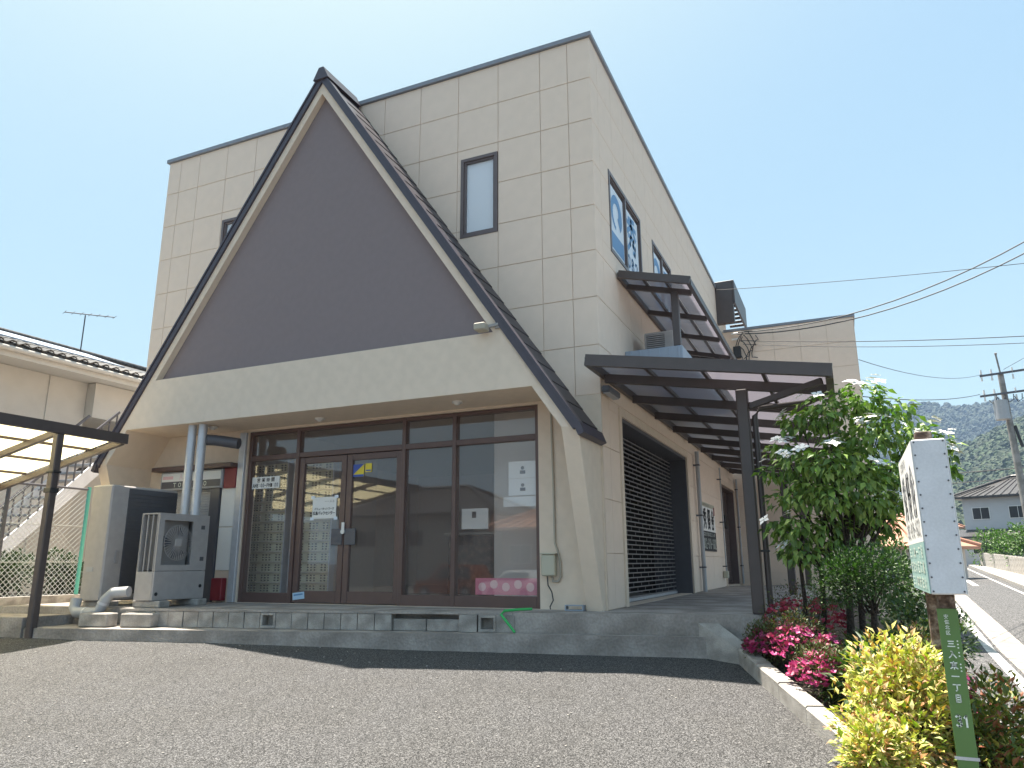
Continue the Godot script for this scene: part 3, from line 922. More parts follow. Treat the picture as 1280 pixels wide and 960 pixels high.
func build_shopfront(t: Node3D) -> void:
	var fr := Geo.new()
	var z0 := -0.12
	var z1 := -0.02
	var mull := [-5.24, -4.39, -2.67, -1.93, -0.81]
	for x in mull: fr.cbox(Vector3(x - 0.028, 0.0, z0), Vector3(x + 0.028, 2.348, z1), 0.004)
	for i in 4:
		var a: float = mull[i] + 0.0285
		var b: float = mull[i + 1] - 0.0285
		fr.cbox(Vector3(a, 1.93, z0 + 0.004), Vector3(b, 2.0, z1 - 0.004), 0.004); fr.cbox(Vector3(a, 2.30, z0 + 0.004), Vector3(b, 2.347, z1 - 0.004), 0.004)
		if i != 1: fr.cbox(Vector3(a, 0.0, z0 + 0.004), Vector3(b, 0.13, z1 - 0.004), 0.004)
	var f := part("shopfront_frame", fr, M.shop_frame, t)
	for i in 4:
		var a: float = mull[i] + 0.029
		var b: float = mull[i + 1] - 0.029
		var p := Geo.new()
		p.box(Vector3(a, 2.001, -0.073), Vector3(b, 2.299, -0.065))
		part("pane", p, M.shop_glass, f)
		if i != 1:
			var q := Geo.new()
			q.box(Vector3(a, 0.131, -0.073), Vector3(b, 1.929, -0.065))
			part("pane", q, M.shop_glass, f)
	for d in [[-4.36, -3.57], [-3.56, -2.70]]:
		var door := Node3D.new()
		door.name = "door"
		t.add_child(door, true)
		var g := Geo.new()
		var a: float = d[0]
		var b: float = d[1]
		g.cbox(Vector3(a, 0.01, -0.10), Vector3(a + 0.085, 1.925, -0.045), 0.005); g.cbox(Vector3(b - 0.085, 0.01, -0.10), Vector3(b, 1.925, -0.045), 0.005)
		g.cbox(Vector3(a + 0.0855, 0.01, -0.098), Vector3(b - 0.0855, 0.16, -0.047), 0.005); g.cbox(Vector3(a + 0.0855, 1.84, -0.098), Vector3(b - 0.0855, 1.925, -0.047), 0.005)
		part("door_frame", g, M.shop_frame, door)
		var p := Geo.new()
		p.box(Vector3(a + 0.086, 0.161, -0.076), Vector3(b - 0.086, 1.839, -0.068))
		part("pane", p, M.shop_glass, door)
		var hd := Geo.new()
		var hx: float = b - 0.10 if a < -4.0 else a + 0.10
		hd.cbox(Vector3(hx - 0.085, 0.74, -0.044), Vector3(hx + 0.085, 0.95, -0.03), 0.004)
		part("push_plate", hd, M.grey_metal, door)
	var lk := Geo.new()   # padlock and hasp hanging between the leaves
	lk.cbox(Vector3(-3.587, 0.93, -0.028), Vector3(-3.542, 1.03, -0.012), 0.004); lk.disc(Vector3(-3.565, 0.91, -0.028), Vector3.BACK, 0.03, 0.02)
	part("padlock", lk, M.lamp_white, t)
	var ch := Geo.new()   # pale channel at the left end of the shopfront
	ch.cbox(Vector3(-5.40, 0.0, 0.002), Vector3(-5.285, 2.34, 0.05), 0.006)
	part("corner_channel", ch, M.galvanised, t)
	# tobacco counter: roller shutter, boards and sill
	var rs := Node3D.new()
	rs.name = "roller_shutter"
	t.add_child(rs)
	var sl := Geo.new()
	sl.cbox(Vector3(-0.52, -0.0175, -0.006), Vector3(0.52, 0.0175, 0.008), 0.007)
	var sm := sl.mesh()
	for i in 34: at_pos(part("slat", sm, M.pipe_grey, rs), Vector3(-6.405, 0.40 + i * 0.0362, -0.06))
	var back := Geo.new()
	back.box(Vector3(-6.93, 0.36, -0.12), Vector3(-5.88, 1.64, -0.075))
	part("backing", back, M.grey_metal, rs)
	var gd := Geo.new()
	gd.box(Vector3(-5.875, 0.0, 0.002), Vector3(-5.70, 1.60, 0.045)); gd.box(Vector3(-6.95, 0.32, 0.002), Vector3(-5.88, 0.357, 0.12))
	part("shutter_guide", gd, M.grey_metal, t)
	for k in 2:
		var b := Geo.new()
		b.cbox(Vector3(-5.685, 0.42 + 0.6 * k, 0.002), Vector3(-5.43, 1.01 + 0.6 * k, 0.018), 0.004)
		part("white_board", b, M.paper, t)
	var rb := Geo.new()
	rb.cbox(Vector3(-5.66, 0.02, 0.003), Vector3(-5.46, 0.32, 0.10), 0.01)
	part("red_box", rb, M.dark_red, t)

func build_terrace() -> void:
	var fz := func(x: float) -> float: return 0.45 - 0.19 * x
	var lz := func(x: float) -> float: return 0.55 - 0.24 * x
	var slab := Geo.new()
	slab.prism(PackedVector2Array([Vector2(-7.6, -0.1), Vector2(1.66, -10.76), Vector2(1.66, fz.call(1.66)), Vector2(-0.85, fz.call(-0.85)), Vector2(-0.85, fz.call(-0.85) - 0.2), Vector2(-6.4, fz.call(-6.4) - 0.2), Vector2(-7.6, fz.call(-6.9))]), -0.9, -0.004, 1)
	var ter := structure("terrace", slab, M.concrete)
	var cap := Geo.new()   # screed that covers the blocks
	cap.prism(PackedVector2Array([Vector2(-0.853, fz.call(-0.85) - 0.195), Vector2(-0.853, fz.call(-0.85) + 0.012), Vector2(-5.6, fz.call(-5.6) + 0.012), Vector2(-5.6, fz.call(-5.6) - 0.195)]), -0.028, -0.002, 1)
	part("screed_edge", cap, M.concrete, ter)
	# row of concrete blocks under the edge, some with open cores, some slipped
	var ang := atan2(0.19, 1.0)
	var x := -5.55
	var k := 0
	while x < -0.95:
		var w := 0.195
		var kind := "plain"
		if k == 9: kind = "core"
		if x > -2.25 and x < -1.5: kind = "sunk"; w = 0.38
		if x >= -1.5 and k % 2 == 0: kind = "core"
		var cx: float = x + w / 2
		var cz: float = fz.call(cx) - 0.075
		var g := Geo.new()
		var hw := w / 2 - 0.0008
		var y0 := -0.205
		var y1 := -0.031
		if kind == "core":
			g.cbox(Vector3(-hw, y0, -0.075), Vector3(hw, y0 + 0.03, 0.075), 0.004); g.cbox(Vector3(-hw, y1 - 0.03, -0.075), Vector3(hw, y1, 0.075), 0.004)
			g.cbox(Vector3(-hw, y0 + 0.03, -0.075), Vector3(-hw + 0.03, y1 - 0.03, 0.075), 0.004); g.cbox(Vector3(hw - 0.03, y0 + 0.03, -0.075), Vector3(hw, y1 - 0.03, 0.075), 0.004)
			g.box(Vector3(-hw + 0.03, y0 + 0.03, -0.07), Vector3(hw - 0.03, y1 - 0.03, -0.05))
		elif kind == "sunk":
			g.cbox(Vector3(-hw, y0, -0.075), Vector3(hw, y1 - 0.05, 0.045), 0.005)
		else:
			g.cbox(Vector3(-hw, y0, -0.075), Vector3(hw, y1, 0.075), 0.003)
		var o := part("block", g, M.block, ter)
		o.position = Vector3(cx, 0, cz + (rng.randf_range(-0.003, 0.005) if x < -1.5 else rng.randf_range(-0.01, 0.05)))
		o.rotation.y = ang + rng.randf_range(-0.006, 0.006) + (0.06 if x > -1.5 else 0.0)
		x += w + 0.002
		k += 1
	var low := Geo.new()
	low.prism(PackedVector2Array([Vector2(-6.45, lz.call(-6.45)), Vector2(1.30, lz.call(1.30)), Vector2(1.30, lz.call(1.30) - 0.9), Vector2(-6.45, lz.call(-6.45) - 1.4)]), -0.9, -0.208, 1)
	structure("lower_step", low, M.concrete)
	# kerb of precast pieces down the side of the forecourt
	var kerb := Node3D.new()
	kerb.name = "kerb"
	add_child(kerb)
	kerb.set_meta("kind", "structure")
	var p := func(z: float) -> Vector3:
		var xx := 1.30 + 0.372 * (z - 0.2)
		return Vector3(xx, lot_y(xx, z), z)
	var zz := 0.44
	while zz < 5.6:
		var z2 := zz + 0.6
		var a: Vector3 = p.call(zz + 0.004)
		var b: Vector3 = p.call(z2 - 0.004)
		var d := (b - a).normalized()
		var r := Vector3.UP.cross(d).normalized() * 0.125
		var hh := 0.15 - 0.012 * zz + (0.05 if zz < 0.0 else 0.0)
		var g := Geo.new()
		var c := 0.012
		var ra := [a + Vector3(0, -0.3, 0), a + r + Vector3(0, -0.3, 0), a + r + Vector3(0, hh, 0), a + Vector3(0, hh, 0) + r * 0.1, a + Vector3(0, hh - c, 0)]
		var rb2 := [b + Vector3(0, -0.3, 0), b + r + Vector3(0, -0.3, 0), b + r + Vector3(0, hh, 0), b + Vector3(0, hh, 0) + r * 0.1, b + Vector3(0, hh - c, 0)]
		var mid := (a + b) / 2 + r / 2 + Vector3(0, -0.1, 0)
		for i in 5:
			var j := (i + 1) % 5
			g.quad_out(ra[i], ra[j], rb2[j], rb2[i], mid)
		for e in [ra, rb2]:
			g.tri_out(e[0], e[1], e[2], mid); g.tri_out(e[0], e[2], e[3], mid); g.tri_out(e[0], e[3], e[4], mid)
		part("kerb_stone", g, M.kerb, kerb)
		zz = z2
	var ks := Geo.new()   # first kerb piece, dying into the terrace face
	var kb: Vector3 = p.call(0.436)
	var kr := Vector3.UP.cross((p.call(0.9) - kb).normalized()).normalized() * 0.125
	var kt := Vector3(0, 0.145, 0)
	var kd := Vector3(0, -0.3, 0)
	ks.hexa([Vector3(1.00, -0.7, 0.262), Vector3(1.19, -0.7, 0.226), kb + kr + kd, kb + kd, Vector3(1.00, -0.085, 0.262), Vector3(1.19, -0.085, 0.226), kb + kr + kt, kb + kt])
	part("kerb_stone", ks, M.kerb, kerb)
	# raised ground and low wall on the left, under the carport
	var yard := Geo.new()
	yard.prism(PackedVector2Array([Vector2(-13.0, 3.4), Vector2(-6.46, 2.12), Vector2(-6.46, 0.7), Vector2(-7.62, 0.7), Vector2(-7.62, -16.0), Vector2(-22.0, -16.0), Vector2(-22.0, 3.4)]), -0.9, -0.09, 1)
	structure("yard", yard, M.concrete)

func build_canopies() -> void:
	# long smoked canopy along the side wall
	var c := thing("side_canopy", "brown framed canopy with smoked sheets over the shuttered side entrance", "canopy")
	var roof_y := func(x: float) -> float: return 2.70 - 0.158 * x
	var x1 := 2.43
	var za := 0.62
	var zb := -10.6
	var edge := func(called: String, a: Vector3, b: Vector3, w: float, h: float) -> void:
		var g := Geo.new()
		g.bar(a, b, w, h)
		part(called, g, M.brown_metal, c)
	var v := func(x: float, dy: float, z: float) -> Vector3: return Vector3(x, roof_y.call(x) + dy, z)
	edge.call("front_beam", v.call(0.03, -0.055, za), v.call(x1 + 0.03, -0.055, za), 0.06, 0.125)
	edge.call("gutter", v.call(x1 + 0.001, -0.06, za - 0.031), v.call(x1 + 0.001, -0.06, zb), 0.07, 0.13)
	edge.call("wall_plate", v.call(0.035, -0.06, za - 0.031), v.call(0.035, -0.06, zb), 0.05, 0.10)
	for x in [0.62, 1.22, 1.82]: edge.call("purlin", v.call(x, -0.045, za - 0.031), v.call(x, -0.045, zb), 0.035, 0.045)
	var z := za - 0.62
	var zr := []
	while z > zb:
		zr.append(z)
		edge.call("rafter", v.call(0.062, -0.118, z), v.call(x1 - 0.036, -0.118, z), 0.06, 0.10)
		z -= 1.22
	var xs := [0.062, 0.62, 1.22, 1.82, x1 - 0.036]
	var zz := za - 0.032
	while zz > zb + 0.1:
		var z2: float = maxf(zz - 1.22, zb)
		for i in 4:
			var g := Geo.new()
			g.hexa([v.call(xs[i], -0.018, zz), v.call(xs[i + 1], -0.018, zz), v.call(xs[i + 1], -0.018, z2 + 0.004), v.call(xs[i], -0.018, z2 + 0.004), v.call(xs[i], -0.014, zz), v.call(xs[i + 1], -0.014, zz), v.call(xs[i + 1], -0.014, z2 + 0.004), v.call(xs[i], -0.014, z2 + 0.004)])
			part("roof_sheet", g, M.smoked_sheet, c)
		zz = z2
	for zc in [0.0, -4.88, -9.76]:
		var g := Geo.new()
		g.cbox(Vector3(1.50, -0.004, zc - 0.06), Vector3(1.62, 2.285, zc + 0.06), 0.012)
		part("column", g, M.brown_metal, c)
		var br := Geo.new()
		br.bar(Vector3(1.62, 2.10, zc), Vector3(2.36, 2.235, zc + 0.30), 0.05, 0.06)
		part("brace", br, M.brown_metal, c)
	var dp := Geo.new()
	dp.tube([Vector3(2.40, 2.20, -0.2), Vector3(2.2, 2.12, -0.15), Vector3(1.72, 2.08, -0.05), Vector3(1.67, 2.0, -0.03), Vector3(1.67, 0.10, -0.03), Vector3(1.69, 0.03, 0.0), Vector3(1.80, 0.0, 0.02)], 0.03, 10)
	part("downpipe", dp, M.brown_metal, c)
	for y in [0.6, 1.4]:
		var cl := Geo.new()
		cl.box(Vector3(1.60, y, -0.065), Vector3(1.705, y + 0.02, 0.005))
		part("pipe_clip", cl, M.black, c)
	# balcony roof upstairs
	var u := thing("balcony_canopy", "small brown framed canopy with smoked sheets below the upper side windows", "canopy")
	var ry := func(x: float) -> float: return 4.24 - 0.26 * x
	var vv := func(x: float, dy: float, zq: float) -> Vector3: return Vector3(x, ry.call(x) + dy, zq)
	var ub := func(called: String, a: Vector3, b: Vector3, w: float, h: float) -> void:
		var g := Geo.new()
		g.bar(a, b, w, h)
		part(called, g, M.brown_metal, u)
	var ua := -0.86
	var uz := -5.1
	ub.call("front_beam", vv.call(0.03, -0.045, ua), vv.call(0.95, -0.045, ua), 0.05, 0.10)
	ub.call("back_beam", vv.call(0.03, -0.045, uz), vv.call(0.95, -0.045, uz), 0.05, 0.10)
	ub.call("gutter", vv.call(0.93, -0.05, ua - 0.026), vv.call(0.93, -0.05, uz + 0.026), 0.05, 0.09)
	ub.call("wall_plate", vv.call(0.03, -0.05, ua - 0.026), vv.call(0.03, -0.05, uz + 0.026), 0.045, 0.09)
	for x in [0.33, 0.62]: ub.call("purlin", vv.call(x, -0.045, ua - 0.026), vv.call(x, -0.045, uz + 0.026), 0.03, 0.04)
	for i in 4: ub.call("rafter", vv.call(0.056, -0.10, -1.2 - i * 1.15), vv.call(0.903, -0.10, -1.2 - i * 1.15), 0.05, 0.07)
	for i in 6:
		var q0 := ua - 0.028 - i * 0.70
		var q1 := maxf(q0 - 0.694, uz + 0.028)
		for k in 3:
			var xa: float = [0.055, 0.347, 0.637][k]
			var xb: float = [0.313, 0.603, 0.903][k]
			var g := Geo.new()
			g.hexa([vv.call(xa, -0.018, q0), vv.call(xb, -0.018, q0), vv.call(xb, -0.018, q1), vv.call(xa, -0.018, q1), vv.call(xa, -0.014, q0), vv.call(xb, -0.014, q0), vv.call(xb, -0.014, q1), vv.call(xa, -0.014, q1)])
			part("roof_sheet", g, M.smoked_sheet, u)
	for zc in [-1.2, -4.65]:
		var g := Geo.new()
		g.cbox(Vector3(0.64, 3.205, zc - 0.045), Vector3(0.73, 3.945, zc + 0.045), 0.008)
		part("column", g, M.brown_metal, u)
	# deck the upstairs columns stand on
	var d := thing("balcony_deck", "blue grey metal deck on the side wall between the two canopies", "deck")
	var dk := Geo.new()
	dk.cbox(Vector3(0.002, 3.0, -5.0), Vector3(0.76, 3.2, -1.12), 0.01)
	part("deck_box", dk, M.deck_blue, d)
	var rib := Geo.new()
	rib.cbox(Vector3(-0.012, -0.09, -0.01), Vector3(0.012, 0.09, 0.006), 0.003)
	var rm := rib.mesh()
	for i in 6: at_pos(part("rib", rm, M.deck_blue, d), Vector3(0.08 + i * 0.125, 3.1, -1.118))
	# brown rooftop frame further back
	var b := thing("ladder_frame", "brown box and open slatted frame projecting from the top of the side wall", "frame")
	var bx := Geo.new()
	bx.cbox(Vector3(0.002, 6.25, -10.15), Vector3(0.42, 7.36, -10.0), 0.01)
	part("end_panel", bx, M.brown_metal, b)
	var bb := Geo.new()
	bb.cbox(Vector3(0.42, 6.75, -12.4), Vector3(0.47, 7.36, -10.0), 0.008)
	part("side_board", bb, M.brown_metal, b)
	for i in 6:
		var s := Geo.new()
		s.cbox(Vector3(0.037, 6.80, -10.52 - i * 0.34), Vector3(0.419, 6.86, -10.45 - i * 0.34), 0.006)
		part("rung", s, M.brown_metal, b)

func build_neighbour() -> void:
	var h := thing("neighbour_house", "pale two storey house with tiled roof and outside stair on the left", "house")
	var w := Geo.new()
	w.box(Vector3(-20.0, -0.5, -4.0), Vector3(-14.6, 4.93, 8.0)); w.box(Vector3(-20.0, -0.5, -14.0), Vector3(-16.0, 4.93, -4.0))
	part("wall", w, M.house_wall, h)
	var pil := Geo.new()
	pil.box(Vector3(-14.62, -0.5, -2.1), Vector3(-14.55, 4.92, -1.78)); pil.box(Vector3(-14.62, -0.5, -3.06), Vector3(-14.57, 4.92, -3.02))
	part("pilaster", pil, M.house_wall, h)
	var blk := Geo.new()
	blk.box(Vector3(-16.0, 4.05, -9.0), Vector3(-14.3, 4.92, -4.01))
	part("balcony_soffit", blk, M.house_wall, h)
	var ev := Geo.new()
	ev.box(Vector3(-20.0, 4.935, -10.0), Vector3(-13.8, 5.0, 8.4))
	part("soffit", ev, M.house_wall, h)
	var fc := Geo.new()
	fc.box(Vector3(-13.80, 4.90, -10.0), Vector3(-13.74, 5.12, 8.4)); fc.tube([Vector3(-13.67, 5.07, -10.0), Vector3(-13.67, 5.07, 8.4)], 0.06, 8)
	part("gutter_board", fc, M.house_wall, h)
	var rf := Geo.new()
	rf.prism(PackedVector2Array([Vector2(-13.72, 5.12), Vector2(-13.72, 5.18), Vector2(-17.5, 6.50), Vector2(-21.3, 5.18), Vector2(-21.3, 5.0), Vector2(-20.0, 5.0)]), -10.1, 8.5)
	var roof := part("roof", rf, M.tile_roof, h)
	var tg := Geo.new()   # one curved tile
	for k in 5:
		var a0 := -0.14 + 0.056 * k
		var yk := func(q: float) -> float: return 0.035 * cos((q + 0.05) / 0.14 * PI * 0.9)
		tg.quad(Vector3(0, yk.call(a0) + 0.012, a0), Vector3(0, yk.call(a0 + 0.056) + 0.012, a0 + 0.056), Vector3(-0.3, yk.call(a0 + 0.056), a0 + 0.056), Vector3(-0.3, yk.call(a0), a0))
		tg.quad(Vector3(0, yk.call(a0) - 0.02, a0), Vector3(0, yk.call(a0 + 0.056) - 0.02, a0 + 0.056), Vector3(0, yk.call(a0 + 0.056) + 0.012, a0 + 0.056), Vector3(0, yk.call(a0) + 0.012, a0))
	var tm := tg.mesh()
	var slope := atan2(1.32, 3.78)
	for i in 30:
		for j in 3:
			var o := part("tile", tm, M.tile_roof, roof)
			o.position = Vector3(-13.66 - j * 0.27, 5.215 + j * 0.27 * tan(slope), 0.5 - i * 0.28)
			o.rotation.z = -slope
	var pv := Geo.new()   # dark solar sheets higher up the slope
	for i in 5:
		var q := Geo.new()
		q.hexa([Vector3(-14.6, 5.555, 1.0 - i * 1.2), Vector3(-16.2, 6.115, 1.0 - i * 1.2), Vector3(-16.2, 6.115, -0.17 - i * 1.2), Vector3(-14.6, 5.555, -0.17 - i * 1.2), Vector3(-14.6, 5.60, 1.0 - i * 1.2), Vector3(-16.2, 6.16, 1.0 - i * 1.2), Vector3(-16.2, 6.16, -0.17 - i * 1.2), Vector3(-14.6, 5.60, -0.17 - i * 1.2)])
		part("solar_panel", q, M.window_glass if false else M.deck_blue, roof)
	var rg := Geo.new()
	rg.tube([Vector3(-17.5, 6.54, -10.1), Vector3(-17.5, 6.54, 8.5)], 0.10, 8)
	part("ridge_tiles", rg, M.tile_roof, roof)
	var win := Geo.new()
	win.box(Vector3(-15.99, 2.9, -6.2), Vector3(-15.95, 4.0, -4.7))
	part("window", win, M.black, h)
	var wf := Geo.new()
	wf.box(Vector3(-15.95, 2.85, -5.5), Vector3(-15.91, 4.05, -5.42)); wf.box(Vector3(-15.95, 2.85, -4.70), Vector3(-15.91, 4.05, -4.62)); wf.box(Vector3(-15.98, 2.9, -7.6), Vector3(-15.93, 4.0, -6.3))
	part("window_frame", wf, M.deck_blue, h)
	# outside stair
	var st := thing("outside_stair", "grey steel stair with balusters rising along the neighbouring house", "stair")
	var sg := Geo.new()
	for x in [-13.5, -12.5]: sg.bar(Vector3(x, -0.1, -0.35), Vector3(x, 3.0, -3.42), 0.06, 0.26)
	part("stringer", sg, M.sign_white, st)
	for i in 15:
		var tr := Geo.new()
		tr.cbox(Vector3(-13.46, 0.12 + i * 0.195, -0.72 - i * 0.193), Vector3(-12.54, 0.16 + i * 0.195, -0.46 - i * 0.193), 0.006)
		part("tread", tr, M.pipe_grey, st)
	var rl := Geo.new()
	for x in [-13.5, -12.5]: rl.bar(Vector3(x, 0.95, -0.45), Vector3(x, 3.9, -3.38), 0.05, 0.05)
	part("handrail", rl, M.grey_metal, st)
	for i in 18:
		var bl := Geo.new()
		var q := i / 17.0
		for x in [-12.5]: bl.bar(Vector3(x, lerpf(0.12, 2.95, q), lerpf(-0.48, -3.34, q)), Vector3(x, lerpf(0.95, 3.86, q), lerpf(-0.48, -3.34, q)), 0.025, 0.025)
		part("baluster", bl, M.grey_metal, st)
	var land := Geo.new()
	land.box(Vector3(-14.5, 2.9, -6.5), Vector3(-12.5, 3.0, -3.4))
	part("landing", land, M.pipe_grey, st)
	# aerial on its roof
	var ae := thing("tv_aerial", "thin television aerial above the tiled roof", "aerial", Vector3(-17.4, 6.5, -5.6))
	var mast := Geo.new()
	mast.tube([Vector3(0, 0, 0), Vector3(0, 1.15, 0)], 0.018, 6)
	part("mast", mast, M.wire, ae)
	var bm := Geo.new()
	bm.tube([Vector3(-0.2, 1.12, 0.5), Vector3(0.25, 1.28, -0.75)], 0.014, 6)
	part("boom", bm, M.wire, ae)
	for i in 7:
		var q := Geo.new()
		var m := Vector3(-0.2, 1.12, 0.5).lerp(Vector3(0.25, 1.28, -0.75), i / 6.0)
		q.tube([m - Vector3(0.16, 0, 0.06), m + Vector3(0.16, 0, 0.06)], 0.007, 5)
		part("element", q, M.wire, ae)
	# chain link fence
	var f := thing("chain_link_fence", "green chain link fence below the carport roof", "fence")
	var fx := -9.0
	var mesh_g := Geo.new()
	var p := 0.085
	for i in range(-24, 40):
		for s in [-1.0, 1.0]:
			var zs := 2.4 - i * p * 1.0
			var a := Vector3(fx, 0.05, zs)
			var b := Vector3(fx, 1.70, zs + s * 1.65)
			if s < 0.0 and (zs < -0.3 or zs > 3.6): pass
			# clip to the panel
			var lo := -0.33
			var hi := 2.4
			var t0 := 0.0
			var t1 := 1.0
			var dz := b.z - a.z
			var ta := (lo - a.z) / dz
			var tb := (hi - a.z) / dz
			t0 = maxf(t0, minf(ta, tb)); t1 = minf(t1, maxf(ta, tb))
			if t1 - t0 < 0.02: continue
			mesh_g.tube([a.lerp(b, t0), a.lerp(b, t1)], 0.0035, 4)
	part("mesh", mesh_g, M.chain, f).set_meta("kind", "stuff")
	for z in [2.4, 0.95, -0.35]:
		var ps := Geo.new()
		ps.tube([Vector3(fx, -0.1, z), Vector3(fx, 1.76, z)], 0.03, 8)
		part("post", ps, M.fence_green if z < 0.0 else M.grey_metal, f)
	for y in [1.72, 1.12, 0.55]:
		var r := Geo.new()
		r.tube([Vector3(fx, y, 2.4), Vector3(fx, y, -0.35)], 0.02 if y > 1.5 else 0.006, 6)
		part("rail", r, M.grey_metal if y > 1.5 else M.chain, f)
	var fb := Geo.new()
	fb.box(Vector3(-9.12, -0.09, -0.42), Vector3(-8.88, 0.045, 3.2))
	part("base_wall", fb, M.kerb, f)
	var pal := [Color(0.030, 0.055, 0.020), Color(0.042, 0.068, 0.024), Color(0.024, 0.042, 0.018)]
	var lf := leaf_mesh(0.10, 0.04, 0.2)
	for i in 4:
		shrub("hedge_shrub", ["low dark shrub behind the chain link fence, nearest the post", "low dark shrub behind the fence, second from the green post", "low dark shrub behind the fence, third from the green post", "low dark shrub at the left end behind the fence"][i], "shrub", Vector3(-10.2, -0.09, -0.9 + i * 0.95), Vector3(0.55, 0.62, 0.6), 1800, lf, pal, 6, "shrubs behind the fence")

func build_carport() -> void:
	var c := thing("carport", "brown carport with glowing pale roof sheets left of the shop", "carport")
	var ry := func(x: float) -> float: return 2.20 + 0.205 * (x + 6.35)
	var v := func(x: float, dy: float, z: float) -> Vector3: return Vector3(x, ry.call(x) + dy, z)
	var za := 1.16
	var zb := 6.4
	var bm := func(called: String, a: Vector3, b: Vector3, w: float, h: float) -> void:
		var g := Geo.new()
		g.bar(a, b, w, h)
		part(called, g, M.brown_metal, c)
	bm.call("edge_beam", v.call(-6.35, -0.045, za - 0.03), v.call(-6.35, -0.045, zb), 0.07, 0.13)
	bm.call("edge_beam", v.call(-8.95, -0.045, za - 0.03), v.call(-8.95, -0.045, zb), 0.07, 0.12)
	for i in 5:
		var z: float = [za, 2.06, 3.36, 4.66, 5.96][i]
		bm.call("rafter", v.call(-6.386, -0.075, z), v.call(-8.914, -0.075, z), 0.06, 0.075)
	for x in [-6.99, -7.63, -8.28]: bm.call("purlin", v.call(x, -0.02, za + 0.031), v.call(x, -0.02, zb), 0.04, 0.032)
	var xs := [-6.388, -6.99, -7.63, -8.28, -8.912]
	for i in 4:
		for k in 6:
			var g := Geo.new()
			var z0 := za + k * 0.86
			var z1 := z0 + 0.856
			g.hexa([v.call(xs[i], 0.002, z0), v.call(xs[i + 1], 0.002, z0), v.call(xs[i + 1], 0.002, z1), v.call(xs[i], 0.002, z1), v.call(xs[i], 0.006, z0), v.call(xs[i + 1], 0.006, z0), v.call(xs[i + 1], 0.006, z1), v.call(xs[i], 0.006, z1)])
			part("roof_sheet", g, M.pale_sheet, c)
	for z in [2.06, 5.9]:
		var p := Geo.new()
		p.cbox(Vector3(-6.42, lot_y(-6.36, z) - 0.05, z - 0.045), Vector3(-6.32, 2.09, z + 0.045), 0.012)
		part("post", p, M.brown_metal, c)
	var cl := Geo.new()
	cl.cbox(Vector3(-6.435, 1.36, 2.005), Vector3(-6.305, 1.42, 2.115), 0.005); cl.cbox(Vector3(-6.435, 1.60, 2.005), Vector3(-6.305, 1.63, 2.115), 0.005)
	part("post_clamp", cl, M.black, c)

